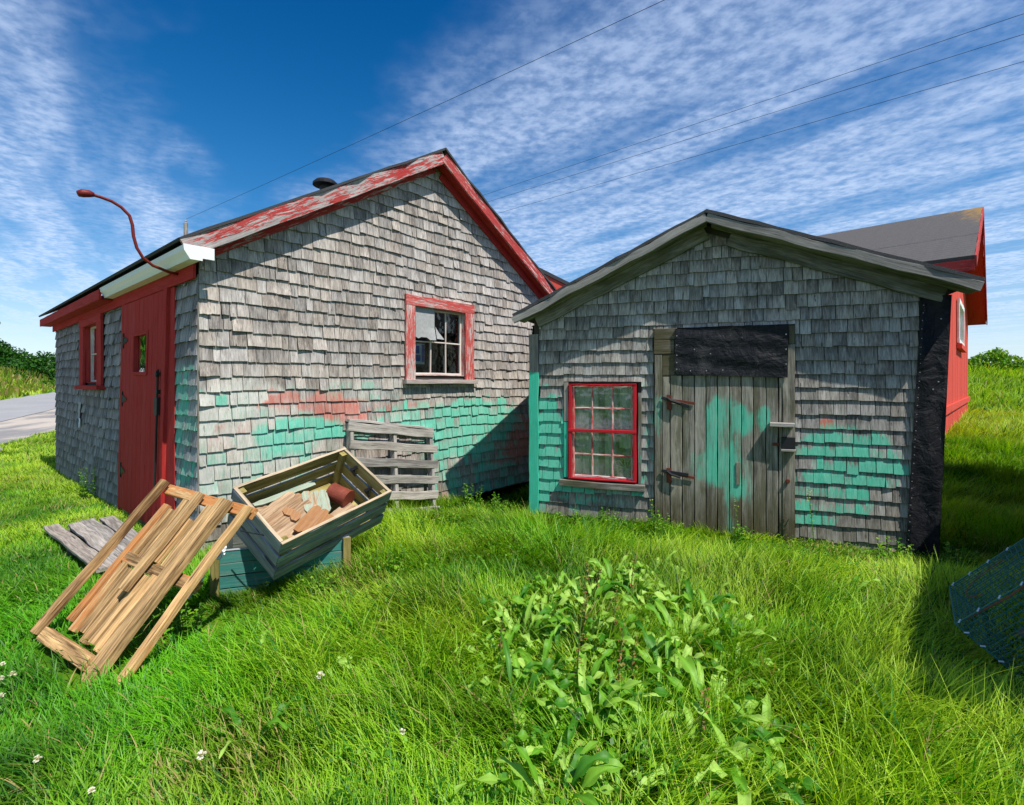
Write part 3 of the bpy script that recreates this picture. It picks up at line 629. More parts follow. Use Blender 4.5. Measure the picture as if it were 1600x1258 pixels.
mb.poly([(3.99, -.045, -.02), (4.0, .5, -.02), (4.09, .5, 2.45), (4.085, -.045, 2.42)], [[0, 1, 2, 3]])
tp = mb.build('tar_strip', 'tar', shed)
def nail(parent, p, rr=.0045): mb = MB(); mb.lathe([(0, .0), (rr, 0), (rr, .003), (0, .004)], p, 6, ax=(0, -1, 0)); mb.build('nail', 'nail', parent)
for i in range(30):
    f = (i+.5)/30; nail(tp, WS(3.75+.125*f+random.uniform(-.004, .004), .052+random.uniform(0, .003), .02+2.36*f+random.uniform(-.012, .012)))
for x_, z_ in ((4.0, 2.2), (3.94, 1.55), (3.98, 1.62)): nail(tp, WS(x_, .062, z_), .007)
# black board over door
mb = MB(); tar(mb, [(1.655, 1.70), (2.745, 1.665), (2.755, 2.205), (1.66, 2.20)], .075, amp=.004); tb = mb.build('tar_panel', 'tar', shed)
mb = MB(); mb.box(1.66, 2.74, -.066, -.02, 1.72, 2.19, ax='x', n=1, wob=0); mb.build('panel_backing', 'dark', tb)
for x_, z_ in [(1.68, 2.12), (1.68, 2.02), (1.68, 1.91), (1.68, 1.83), (1.68, 1.76), (1.82, 1.74), (1.98, 1.74), (2.14, 1.745), (2.73, 2.1), (2.73, 1.95), (2.73, 1.8), (1.86, 1.97), (2.02, 1.92)]: nail(tb, WS(x_, .085, z_), .0065)
# door
D_teal = [(2.16, 1.12, .17, .40, .62), (2.07, 1.30, .10, .24, .9), (2.10, .80, .22, .24, .9), (2.36, 1.25, .08, .18, 1.), (2.52, 1.27, .06, .14, 1.), (1.88, .78, .08, .15, .8), (2.25, .55, .10, .18, .9), (2.02, .43, .03, .41, .65), (2.20, .2, .02, .4, .6), (2.39, .66, .1, .3, .45), (2.05, 1.1, .08, .3, .8)]
mb = MB(); nb = 9; xs_ = [1.61]; 
for i in range(nb): xs_.append(xs_[-1]+(2.665-1.61)/nb*random.uniform(.9, 1.1))
k = (2.665-1.61)/(xs_[-1]-1.61); xs_ = [1.61+(x_-1.61)*k for x_ in xs_]
for i in range(nb):
    mb.box(xs_[i]+.004, xs_[i+1]-.004, -.05, -.022, .01+random.uniform(-.02, .02), 1.69, ax='z', n=30, fa=lambda p, o_=random.gauss(0, .05), k_=random.uniform(.75, 1.1): (ell(D_teal, p.x, p.z+o_)*k_, 0), wob=.0015)
dr = mb.build('door', 'door', shed)
mb = MB(); mb.box(2.27, 2.31, -.062, -.05, .55, .78, ax='z'); mb.build('door_patch', 'board', dr)
for z_, t_ in ((1.42, -.06), (.62, .0)):
    mb = MB(); mb.board((1.52, -.075, z_+.03), (1.80, -.075, z_+t_), (0, 0, 1), .035, .012, wob=.002); mb.tube([(1.58, -.088, z_+.03), (1.62, -.095, z_+.0), (1.72, -.095, z_-.03)], .014, 6); mb.build('hinge', 'iron', dr)
    mb = MB(); mb.board((1.60, -.063, z_-.1), (1.60, -.063, z_+.06), (1, 0, 0), .05, .01, wob=.004); mb.board((1.60, -.065, z_+.0), (1.86, -.065, z_-.03), (0, 0, 1), .03, .008, wob=.004); mb.build('hinge_plate', 'rust', dr)
for a8 in ((1.445, 1.525, -.056, -.018, .0, 1.92), (1.53, 1.602, -.052, -.018, .0, 1.68), (2.672, 2.70, -.05, -.018, .0, 1.66), (2.703, 2.812, -.058, -.018, .0, 2.0)):
    mb = MB(); mb.box(*a8, ax='z', n=20, fa=lambda p: (.5 if 1.0 < p.z < 1.5 and p.x < 1.53 else .0, 0)); mb.build('door_post', 'door', shed)
for a8, ax_ in (((1.53, 1.68, -.05, -.018, 1.69, 1.925), 'x'), ((1.44, 1.68, -.05, -.018, 2.085, 2.21), 'x'), ((1.44, 1.65, -.055, -.018, 1.93, 2.08), 'x'), ((2.757, 2.812, -.056, -.018, 2.005, 2.19), 'z')): mb = MB(); mb.box(*a8, ax=ax_, wob=.001); mb.build('lintel_trim', 'door', shed)
# latch ledge, padlock box
mb = MB(); mb.box(2.58, 2.80, -.15, -.06, 1.17, 1.21, ax='x', wob=.004); mb.build('latch_ledge', 'silver', dr)
mb = MB(); mb.box(2.69, 2.81, -.10, -.06, .945, 1.065, ax='x', wob=0); mb.build('latch_box', 'iron', dr)
mb = MB(); mb.box(2.685, 2.815, -.105, -.06, .92, .943, ax='x', wob=0); mb.build('latch_plate', 'silver', dr)
mb = MB(); mb.box(2.61, 2.67, -.066, -.05, .97, 1.0, ax='x', wob=0); mb.build('rusty_hasp', 'rust', dr); mb = MB(); mb.lathe([(0, 0), (.022, 0), (.018, .02), (0, .02)], WS(2.75, .06, .62), 8, ax=(0, -1, 0)); mb.build('rusty_bolt', 'rust', dr)
# shed window
wn, (a, b_, lo, hi) = window(shed, WS, .465, 1.246, .49, 1.60, (.035, 0, .035, .018), 3, 4, plain('bright_red_paint', (.46, .01, .02), .5, var=.12), 'sash', sill=False, head=.012, dpt=.0, As=.42, gl='dusty_glass')
mb = MB(); mb.box(.36, 1.34, -.085, -.02, .40, .47, ax='x', wob=.005); mb.build('sill', 'board', wn)
for a8, A_ in (((.405, .455, -.04, -.018, .50, 1.15), .9), ((1.262, 1.30, -.036, -.018, .48, 1.5), .2), ((.405, .455, -.036, -.018, 1.16, 1.62), 0.)):
    mb = MB(); mb.box(*a8, ax='z', A=A_); mb.build('side_trim', 'board', wn)
mb = MB(); mb.box(.465, 1.246, -.062, -.03, 1.04, 1.075, ax='x'); mb.build('meeting_rail', plain('rail_red', (.46, .01, .02), .5, var=.12), wn)
curtain(wn, WS, .48, .78, .5, 1.6, -.12, seed=5, n=26); curtain(wn, WS, .86, .98, .5, 1.6, -.14, seed=8, n=10); curtain(wn, WS, 1.03, 1.24, .85, 1.6, -.13, seed=9, n=16)
# lattice ornament behind the last pane
orn = thing('wall_ornament', 'star shaped stick ornament behind the lower right pane of the shed window', 'ornament'); orn.matrix_world = Matrix.Translation((.25, 6.2, 0))@Matrix.Rotation(SA, 4, 'Z')
mb = MB()
for k in range(6):
    an = k*math.pi/6+.2; mb.board((1.12-.12*math.cos(an), .03+.001*k, .63-.12*math.sin(an)), (1.12+.12*math.cos(an), .03+.001*k, .63+.12*math.sin(an)), (0, 1, 0), .006, .012, wob=0)
mb.build('lattice', 'silver', orn)
jug = thing('dark_jug', 'small dark jug hanging behind the centre panes of the shed window', 'jug'); jug.matrix_world = orn.matrix_world
mb = MB(); mb.lathe([(0, 0), (.04, .0), (.045, .05), (.02, .09), (.028, .11), (0, .11)], (.87, .06, 1.12), 10); mb.build('jug_body', 'iron', jug, smooth=True)
mb = MB(); mb.box(.5, 1.2, .03, .13, 1.09, 1.115, ax='x'); mb.build('shelf', 'board', shed)

# ================================================================ RED BARN behind
BA = math.atan2(.723, .691)
barn = thing('red_barn', 'big red barn with dark roof and lichened ridge, standing behind the grey shed', 'barn', (8.43, 10, 0), BA)
BW, BD = 12.2, 6.8; bz = lambda x: 6.5-(.39*abs(x-BW/2)); 
WBn = WA
mb = MB()
xs_ = np.arange(0, BW, .3)
for x_ in xs_:
    x1_ = min(x_+.296, BW)
    if 4.95 < x_+.1 < 7.6:
        backing(mb, WBn, x_, x1_, .2, lambda x: bz(x)-.15, [(x_, x1_, 2.75, 3.85)], -.05, random.uniform(.0, .006), ())
    else: backing(mb, WBn, x_, x1_, .2, lambda x: bz(x)-.15, (), -.05, random.uniform(.0, .006), ())
for i, c in enumerate(mb.C): mb.C[i] = (c[0], c[1], 1., 0)
mb.G = [(g_[2], g_[0], g_[1]) for g_ in mb.G]
mb.build('wall', 'redbarn', barn)
mb = MB(); mb.box(-.0, .1, -.0, BD, .2, 4.05, ax='z', A=1., n=1); mb.box(BW-.1, BW, .0, BD, .2, 4.05, ax='z', A=1., n=1); backing(mb, lambda s, o, z: (s, BD-o, z), 0, BW, .2, lambda x: bz(x)-.15, (), -.05, 0, (BW/2,)); mb.build('rear_wall', 'redbarn', barn)
mb = MB(); mb.box(-.02, BW+.02, -.06, -.012, .97, 1.14, ax='x', A=1.); mb.box(-.04, .10, -.05, -.012, .2, 4.0, ax='z', A=1.); mb.build('belt_board', 'redbarn', barn)
gable_roof(barn, 'roof', 'barnroof', -.35, bz(-.35), BW/2, 6.5, BW+.35, bz(BW+.35), -.50, BD+.3, th=.10, rag=.01, lichen=lambda v_: max(0., 1-(v_.y+.5)/1.8)*max(0., 1-abs(v_.x-BW/2)/3.6)+.4*max(0., 1-(v_.y+.5)/.5))
for xa, xb in ((-.34, BW/2), (BW/2, BW+.34)):
    rake(barn, xa, bz(xa)-.12, xb, bz(xb)-.12, -.515, .22, 'peel' if xa < 0 else 'red', .75, name='fascia')
    mb = MB(); mb.board((xa, -.24, bz(xa)-.19), (xb, -.24, bz(xb)-.19), (0, 1, 0), .5, .02, A=1.); mb.build('soffit', 'red', barn)
mb = MB(); mb.box(-.35, -.31, -.5, BD+.3, bz(-.35)-.28, bz(-.35)-.07, ax='y', A=.75); mb.build('eave_board', 'peel', barn)
wn, _ = window(barn, WBn, 4.95, 7.6, 2.7, 3.9, (.14, 0, .14, .1), 3, 2, plain('white_trim', (.75, .75, .72), .6), 'sash', As=0., head=.14, sill=False, thick=.05)
mb = MB(); mb.box(4.9, 7.65, -.12, -.02, 2.55, 2.68, ax='x', A=1.); mb.build('sill', 'redbarn', wn)

# small red building whose gable shows over the valley between the sheds
sm = thing('red_outbuilding', 'low orange red building just showing between the two shed roofs', 'outbuilding', (-1.2, 15.0, 0), 0)
rz_ = lambda x: 6.03-.5*abs(x)
mb = MB(); backing(mb, WA, -3.2, 3.6, 0, lambda x: rz_(x)-.12, (), -.1, 0, (0.,)); mb.C = [(c[0], c[1], 1., 0) for c in mb.C]; mb.build('wall', 'redbarn', sm)
mb = MB(); mb.box(-3.2, -3.1, 0, 5, 0, 4.3, ax='y', A=1., n=1); mb.box(3.5, 3.6, 0, 5, 0, 4.1, ax='y', A=1., n=1); mb.build('side_wall', 'redbarn', sm)
gable_roof(sm, 'roof', 'asphalt_sh', -3.5, rz_(-3.5), 0, 6.03, 3.9, rz_(3.9), -.04, 5.2, th=.10)

# ================================================================ neighbour shed beyond the frame: it throws the shade over the trap
nb_ = thing('neighbour_shed', 'grey shingled shed out of frame beside the wire trap', 'shed', (3.02, 1.29, 0), math.atan2(.767, .642))
mb = MB(); shingles(mb, WB, 0, 3.4, -.1, 2.5, lambda x: 2.5, .15); 
mb = MB(); shingles(mb, lambda s, o, z: (s, o, z), .15, 8.1, -.1, 2.4, lambda x: 2.36, .15, wmax=.3); mb.build('wall', 'shingS', nb_)
mb = MB(); mb.box(.15, 8.1, -3.2, .0, -.1, 2.37, ax='x', n=1, wob=0)
for x_ in (.15, 8.0): backing(mb, lambda s, o, z, x_=x_: (x_+o, s, z), -3.2, 0., 2.37, lambda y: 2.37+.5*min(-y, y+3.2)+.02, (), 0, .1, (-1.6,))
mb.build('sheathing', 'backing', nb_)
mb = MB(); 
for sg in (0, 1):
    ya, yb = (.12, -1.6) if sg == 0 else (-3.35, -1.6); za_, zb_ = 2.40, 3.25
    mb.poly([(0, ya, za_), (8.25, ya, za_), (8.25, yb, zb_), (0, yb, zb_), (0, ya, za_+.06), (8.25, ya, za_+.06), (8.25, yb, zb_+.06), (0, yb, zb_+.06)], [[0, 1, 2, 3], [7, 6, 5, 4], [0, 4, 5, 1], [1, 5, 6, 2], [2, 6, 7, 3], [3, 7, 4, 0]])
mb.build('roof', 'asphalt_sh', nb_)

# ================================================================ loose woodwork
def frame_of(o, ex, ey, ez): return Matrix(((ex.x, ey.x, ez.x, o.x), (ex.y, ey.y, ez.y, o.y), (ex.z, ey.z, ez.z, o.z), (0, 0, 0, 1)))
# slatted crate, open top; local x long, y deep, z down from rim
def crate(name, label, cat, Mx, L_, W_, H_, mo, me_, mi, mr, Ao=.8, rows=3, gap=.034):
    c = thing(name, label, cat); c.matrix_world = Mx; bh = (H_-gap*(rows-1))/rows
    for side, (y_, mt) in (('front_side', (0, mo)), ('back_side', (W_, mo))):
        mb = MB(); sg = 1 if y_ == 0 else -1
        for r_ in range(rows): z1_ = -r_*(bh+gap)-(.004 if r_ == 0 else 0); mb.box(0, L_, min(y_, y_+sg*.014), max(y_, y_+sg*.014), z1_-bh, z1_, ax='x', A=Ao*random.uniform(.8, 1.1), wob=.003)
        mb.build('side_panel', mt, c)
        mb = MB()
        for r_ in range(rows): z1_ = -r_*(bh+gap)-(.006 if r_ == 0 else 0); mb.box(.03, L_-.03, min(y_+sg*.0145, y_+sg*.019), max(y_+sg*.0145, y_+sg*.019), z1_-bh+.003, z1_, ax='x', wob=.0005, cham=.001)
        mb.build('side_lining', mi, c)
    for x_ in (0, L_):
        sg = 1 if x_ == 0 else -1; mb = MB()
        for r_ in range(rows): z1_ = -r_*(bh+gap)-(.004 if r_ == 0 else 0); mb.box(min(x_, x_+sg*.02), max(x_, x_+sg*.02), .016, W_-.016, z1_-bh, z1_, ax='y', wob=.003)
        mb.build('end_panel', me_, c)
        mb = MB()
        for r_ in range(rows): z1_ = -r_*(bh+gap)-(.006 if r_ == 0 else 0); mb.box(min(x_+sg*.0205, x_+sg*.025), max(x_+sg*.0205, x_+sg*.025), .03, W_-.03, z1_-bh+.003, z1_, ax='y', wob=.0005, cham=.001)
        mb.build('end_lining', mi, c)
    for x_ in (.05, L_-.05):
        for y_ in (.045, W_-.045): mb = MB(); mb.box(x_-.026, x_+.026, y_-.026, y_+.026, -H_+.02, -.012, ax='z'); mb.build('corner_post', mi, c)
    mb = MB(); mb.box(0, L_, -.002, .022, .0, .008, ax='x'); mb.box(0, L_, W_-.022, W_+.002, .0, .008, ax='x'); mb.box(.0, .026, .023, W_-.023, 0, .0075, ax='y'); mb.box(L_-.026, L_, .023, W_-.023, 0, .0075, ax='y')
    mb.build('rim', mr, c)
    mb = MB(); n_ = 5
    for i in range(n_): mb.box(.026, L_-.026, .02+(W_-.04)*i/n_+.003, .02+(W_-.04)*(i+1)/n_-.003, -H_-.0, -H_+.015, ax='x')
    mb.build('bottom', mi, c); return c
o0 = V3(-1.605, 3.55, .476); ex = V3(.561, .805, .193).normalized(); ey = V3(-.749, .395, .531); ey = (ey-ex*ey.dot(ex)).normalized(); ez = ex.cross(ey)
CM = frame_of(o0, ex, ey, ez)
cr1 = crate('wooden_crate', 'open slatted wooden crate tilted on its side rim, holding scrap wood and a rusty can', 'crate', CM, 1.02, .65, .38, 'crate_out', 'crate_grey', 'crate_in', 'crate_rim', Ao=.36)
# chains / dark knots inside, cord on the end
mb = MB(); 
for x_, y_, z_ in ((.985, .42, -.07), (.985, .2, -.14)): mb.tube([(x_, y_, z_+.04), (x_-.025, y_+.02, z_), (x_-.01, y_-.02, z_-.05)], [.015, .022, .01], 6)
mb.tube([(-.0, .2, -.09), (-.08, .36, -.14)], .004, 5); mb.build('rope_handle', 'iron', cr1)
def in_crate(p): return CM@V3(p)
def loose_in(name, label, cat, Mx): o = thing(name, label, cat); o.matrix_world = Mx; return o
can = loose_in('rusty_can', 'rusty round can lying at the back corner of the open crate', 'can', CM@Matrix.Translation((.78, .33, -.20))@Euler((R(78), 0, R(12))).to_matrix().to_4x4())
mb = MB(); mb.lathe([(0, -.095), (.078, -.095), (.082, -.09), (.078, -.085), (.078, 0.03), (.080, .034), (.078, .038), (.078, .085), (.082, .09), (.078, .095), (.0, .093)], k=24); mb.build('can_body', 'can', can, smooth=False)
def shard(mb, lx, ly, n_, A_, B_, rot=0.):
    for j in range(n_):
        y0_ = -ly+2*ly*j/n_; y1_ = y0_+2*ly/n_; K = 9; vs, gs = [], []
        e0, e1 = -lx*random.uniform(.7, 1.), lx*random.uniform(.7, 1.)
        for i in range(K+1):
            x_ = e0+(e1-e0)*i/K; ws_ = .55 if i in (0, K) else 1.; ym = (y0_+y1_)/2+random.uniform(-1, 1)*ly/n_*(.4 if i in (0, K) else .06); hw = (y1_-y0_)/2*ws_*random.uniform(1.0, 1.12); zt = random.uniform(-.004, .004)+.0012*(j % 3)
            for yy, zz in ((ym-hw, -.008), (ym+hw, -.008), (ym+hw, .008), (ym-hw, .008)): vs.append((x_, yy, zz+zt)); gs.append((x_, yy, zz))
        fs = [[i*4+k, i*4+(k+1) % 4, (i+1)*4+(k+1) % 4, (i+1)*4+k] for i in range(K) for k in range(4)]+[[3, 2, 1, 0], [K*4, K*4+1, K*4+2, K*4+3]]
        mb.add(vs, fs, gs, (random.random(), random.random(), A_, B_))
sp = [((.29, .30, -.215), (.27, .22), (6, -7, 12), 'jagged brown scrap board filling the left half of the open crate', .1, 0, 6), ((.42, .17, -.185), (.17, .10), (10, -4, 24), 'orange brown scrap board near the front slats of the open crate', 1., 0, 3),
      ((.56, .36, -.19), (.15, .10), (-4, 6, 62), 'tan scrap board with pale green end beside the rusty can', .25, .5, 3), ((.44, .565, -.20), (.30, .022), (4, 0, -2), 'narrow pale green strip lying against the back slats of the crate', 0, .7, 1),
      ((.12, .09, -.12), (.06, .05), (6, 10, 20), 'small pale wood block in the front corner of the open crate', 0, 0, 1), ((.74, .15, -.24), (.14, .09), (4, 0, 10), 'buff scrap piece between the rusty can and the front slats', .1, 0, 3),
      ((.20, .46, -.23), (.15, .09), (0, 5, -30), 'dull brown scrap piece in the back left of the crate', .3, 0, 4), ((.56, .08, -.24), (.3, .05), (6, 0, 3), 'long tan scrap stick along the front slats of the crate', .15, 0, 2), ((.40, .40, -.20), (.17, .07), (3, 4, 35), 'rust brown splintered piece in the middle of the crate', .6, 0, 2)]
for i, (c_, (lx, ly), (ra, rb, rc), lab, A_, B_, n_) in enumerate(sp):
    q = loose_in('scrap_board', lab, 'scrap wood', CM@Matrix.Translation(c_)@Euler((R(ra), R(rb), R(rc))).to_matrix().to_4x4()); q['group'] = 'scrap wood in the crate'
    mb = MB(); shard(mb, lx, ly, n_, A_, B_); mb.build('plank', 'scrap', q)

# lower crate
ex2 = V3(-1.30+2.20, 4.16-3.80, 0).normalized(); ey2 = V3(-ex2.y, ex2.x, 0)
C2 = frame_of(V3(-2.24, 3.80, .34), ex2, ey2, V3(0, 0, 1))
cr2 = crate('wooden_crate', 'dark teal slatted crate standing in the grass under the tilted crate', 'crate', C2, .98, .5, .38, 'crate_teal', 'crate_teal', 'crate_teal', 'crate_grey', Ao=.8, rows=4, gap=.008)
for x_ in (.02, .96): mb = MB(); mb.box(x_-.03, x_+.03, -.035, -.003, -.42, .01, ax='z'); mb.build('corner_batten', 'crate_in', cr2)

# lumber pallet leaning on the crates
PO = V3(-2.08, 2.67, .0); PX = V3(-.8759, .4790, .0584).normalized(); PY = V3(.3546, .5568, .7511); PY = (PY-PX*PY.dot(PX)).normalized(); PZ = PX.cross(PY)*-1
Pm = Matrix(((PX.x, PY.x, PZ.x, PO.x), (PX.y, PY.y, PZ.y, PO.y), (PX.z, PY.z, PZ.z, PO.z), (0, 0, 0, 1)))
pal = thing('lumber_pallet', 'long fresh brown timber pallet with missing boards, leaning against the crates', 'pallet')
def pp(x_, y_, z_): return PO+PX*(x_*.9)+PY*(y_*.94)+PZ*z_
def pb(mb, x0, y0, x1, y1, z_, w_, t_, A=.3, **k): mb.board(pp(x0, y0, z_), pp(x1, y1, z_), PX if abs(y1-y0) > abs(x1-x0) else PY, w_, t_, A=A, **k)
Wd = 1.10; Hh = 1.15
for x_, y0_, y1_, w_, z_, A_ in ((.0, -.02, Hh, .05, .0, .45), (.25, -.10, Hh, .10, .005, .2), (.58, .42, Hh, .055, .0, .1), (Wd, .0, Hh+.02, .06, .0, .15)):
    mb = MB(); pb(mb, x_, y0_, x_, y1_, z_, w_, .045 if x_ != .25 else .06, A=A_, wob=.003); mb.build('stringer', 'fresh', pal)
for x0_, x1_, y_, A_ in ((-.01, Wd+.01, Hh-.02, .8), (.02, .98, .60, .6), (.32, .95, .03, .35)):
    mb = MB(); pb(mb, x0_, y_, x1_, y_, -.062 if y_ > .1 else .02, .075, .03 if y_ > .1 else .06, A=A_); mb.build('cross_board', 'fresh', pal)
for x_, y0_, y1_, A_ in ((.37, .10, .56, .2), (.375, .63, 1.02, .3), (.47, .08, .57, .15), (.475, .62, 1.10, .5), (.57, .10, .55, .15), (.575, .64, .97, .2), (.67, .08, .57, .3), (.675, .64, 1.06, .1), (.775, .12, .55, .4), (.775, .63, 1.09, .2), (.875, .10, .57, .5), (.88, .62, 1.0, .3), (.97, .14, 1.02, .7)):
    mb = MB(); pb(mb, x_, y0_, x_+random.uniform(-.01, .01), y1_, -.048-random.random()*.025, .056, .04, A=A_, wob=.004); mb.build('slat', 'fresh', pal)

# grey pallet against the gable wall
gp_ = thing('grey_pallet', 'silver grey weathered pallet standing upright against the gable wall', 'pallet')
def gpt(s, z, o): return wa(s, o, z)
th = R(-7.5)
def q2(u_, v_, o): # u along, v up within the pallet plane, leaning
    s_ = 1.42+u_*math.cos(th)+v_*math.sin(th)*-.35; z_ = -.10+v_+u_*math.sin(th)*1.1+.02
    return wa(s_, .07+o+.16*(1-v_/1.25), z_)
for u_ in (.03, .62, 1.20):
    mb = MB(); mb.board(q2(u_, 0, 0), q2(u_, 1.24, 0), wa(1, 0, 0)-wa(0, 0, 0), .045, .09, wob=.003); mb.build('stringer', 'silver', gp_)
for k_ in range(7):
    v_ = .05+k_*.192; mb = MB(); mb.board(q2(-.02+random.uniform(-.02, .02), v_, .056), q2(1.25+random.uniform(-.03, .03), v_-.0, .056), (0, 0, 1), .098, .02, wob=.005); mb.build('deck_board', 'silver', gp_)
for v_ in (.06, .42, .80, 1.20):
    mb = MB(); mb.board(q2(-.02, v_, -.055), q2(1.24, v_, -.055), (0, 0, 1), .09, .018, wob=.003); mb.build('back_board', 'silver', gp_)
mb = MB(); mb.board(q2(0, 1.275, .0), q2(1.24, 1.27, .0), (0, 0, 1), .03, .10, wob=.004); mb.build('top_board', 'silver', gp_)

# plank step by the red door
stp = thing('plank_platform', 'low grey plank platform lying in the grass before the red door', 'platform')
c4 = [V3(-4.86, 5.30, .10), V3(-3.34, 4.08, .10), V3(-3.05, 4.48, .12), V3(-4.45, 5.68, .12)]
for i in range(4):
    f = (i+.5)/4; p0 = c4[0].lerp(c4[3], f); p1 = c4[1].lerp(c4[2], f); mb = MB()
    mb.board(p0+V3(random.uniform(-.04, .03), 0, 0), p1, c4[3]-c4[0], (c4[3]-c4[0]).length/4*random.uniform(.86, .93), .03, wob=.005, ends=.03); mb.build('plank', 'silver', stp)
for f in (.08, .5, .92):
    p0 = c4[0].lerp(c4[1], f)-V3(0, 0, .06); p1 = c4[3].lerp(c4[2], f)-V3(0, 0, .06); mb = MB(); mb.board(p0, p1, (0, 0, 1), .085, .04); mb.build('joist', 'board', stp)

# torn bag nailed to the side wall, plastic litter by the crates
def rag(name, label, cat, P, du, dv, cells, mt, amp=.02, group=None):
    o = thing(name, label, cat, group=group); mb = MB(); n_ = 7; vs = []
    for j in range(n_):
        for i in range(n_): f, g_ = i/(n_-1), j/(n_-1); p = V3(P)+V3(du)*(f*(1-.35*g_*random.random()))+V3(dv)*(g_*(1+.15*math.sin(f*5))); p += V3(du).cross(V3(dv)).normalized()*random.uniform(0, amp); vs.append(p)
    mb.poly(vs, [[j*n_+i, j*n_+i+1, (j+1)*n_+i+1, (j+1)*n_+i] for j in range(n_-1) for i in range(n_-1)]); mb.build('sheet', mt, o); return o
bu = house_m.to_3x3()
rag('torn_paper', 'torn pale paper tacked on the side wall shingles below the small window', 'paper', house_m@V3(-.035, 5.15, 1.32), bu@V3(0, -.18, 0), bu@V3(-.004, .03, -.28), 0, 'grey_panel', .008)
rag('torn_label', 'small white and blue torn label at the foot of the pale paper', 'label', house_m@V3(-.045, 5.04, 1.07), bu@V3(0, -.09, 0), bu@V3(-.004, .0, -.13), 0, 'paper', .006)
rag('torn_label', 'tiny bright blue torn label beside the white one on the side wall', 'label', house_m@V3(-.052, 5.11, 1.06), bu@V3(0, -.07, 0), bu@V3(-.004, .0, -.07), 0, 'blue', .006)
rag('plastic_scrap', 'white plastic scrap caught between lumber pallet and lower crate', 'plastic', (-2.12, 3.62, .42), (.07, .02, .03), (.02, -.01, -.07), 0, 'paper', .03, 'plastic scraps')
rag('plastic_scrap', 'blue white plastic strip dangling beside the lower crate corner', 'plastic', (-2.12, 3.42, .26), (.05, .02, .04), (-.05, -.02, -.10), 0, 'clip', .03, 'plastic scraps')
# ================================================================ lobster traps
trap = thing('lobster_trap', 'blue green wire lobster trap tipped on its end in the shade', 'trap')
TM = Matrix.Translation((2.546, 2.92, .221))@Matrix.Rotation(-.655, 4, 'Z')@Matrix.Rotation(.133, 4, 'X')@Matrix.Rotation(-.86, 4, 'Y'); trap.matrix_world = TM
TL, TW, TH = 1., .479, .4
def grid_face(mb, o, eu, ev, lu, lv, st=.032, r=.0021):
    o, eu, ev = V3(o), V3(eu), V3(ev); nu, nv = round(lu/st), round(lv/st)
    for i in range(nu+1): p = o+eu*(lu*i/nu); mb.tube([p, p+ev*(lv*.5)+eu.cross(ev)*random.uniform(-.004, .004), p+ev*lv], r, 4, cap=False)
    for j in range(nv+1): p = o+ev*(lv*j/nv); mb.tube([p, p+eu*(lu*.5)+eu.cross(ev)*random.uniform(-.004, .004), p+eu*lu], r, 4, cap=False)
for o_, eu, ev, lu, lv in (((0, 0, 0), (1, 0, 0), (0, 1, 0), TL, TW), ((0, 0, -TH), (1, 0, 0), (0, 1, 0), TL, TW), ((0, 0, 0), (1, 0, 0), (0, 0, -1), TL, TH), ((0, TW, 0), (1, 0, 0), (0, 0, -1), TL, TH), ((0, 0, 0), (0, 1, 0), (0, 0, -1), TW, TH), ((TL, 0, 0), (0, 1, 0), (0, 0, -1), TW, TH)):
    mb = MB(); grid_face(mb, o_, eu, ev, lu, lv); mb.build('wire_panel', 'trapwire', trap)
mb = MB()
for p0, p1 in (((0, 0, 0), (TL, 0, 0)), ((0, TW, 0), (TL, TW, 0)), ((0, 0, -TH), (TL, 0, -TH)), ((0, TW, -TH), (TL, TW, -TH)), ((0, 0, 0), (0, TW, 0)), ((TL, 0, 0), (TL, TW, 0)), ((0, 0, 0), (0, 0, -TH)), ((0, TW, 0), (0, TW, -TH))): mb.tube([p0, p1], .0045, 6)
mb.build('corner_wire', 'trapwire', trap)
for x_ in (.02, .14, .27, .40, .55, .7):
    for y_ in (0, TW): mb = MB(); mb.tube([(x_, y_-.008, .002), (x_+.018, y_+.008, .004)], .005, 5); mb.build('clip', 'clip', trap)
for z_ in (-.05, -.14, -.24, -.33): mb = MB(); mb.tube([(-.004, -.006, z_), (.015, -.006, z_-.015)], .005, 5); mb.build('clip', 'clip', trap)

mb = MB(); mb.box(.40, .47, .02, .045, -TH+.01, -.01, ax='z'); mb.build('wood_runner', 'silver', trap)
mb = MB(); mb.box(.02, TL-.02, .03, .08, -TH+.01, -TH+.03, ax='x'); mb.build('wood_runner', 'board', trap)
mb = MB(); mb.box(.02, TL-.02, TW-.05, TW-.01, -TH+.01, -TH+.03, ax='x'); mb.build('wood_runner', 'board', trap)
mb = MB(); mb.tube([(.30+.2*math.cos(a_), .24+.13*math.sin(a_), .006) for a_ in np.linspace(1.2, 4.2, 12)], .0025, 5); mb.tube([(.05, .02, -.01), (.3, .01, -.02), (.6, .02, -.01), (.9, .01, -.02)], .006, 5); mb.build('hoop', plain('rusty_hoop', (.22, .09, .06), .7), trap)
t2 = copy_thing(trap, 'wire lobster trap lying flat beyond the right edge, propping the tipped trap'); t2.matrix_world = Matrix.Translation((3.12, 2.02, .44))@Matrix.Rotation(.55, 4, 'Z')
trap['group'] = t2['group'] = 'wire lobster traps'

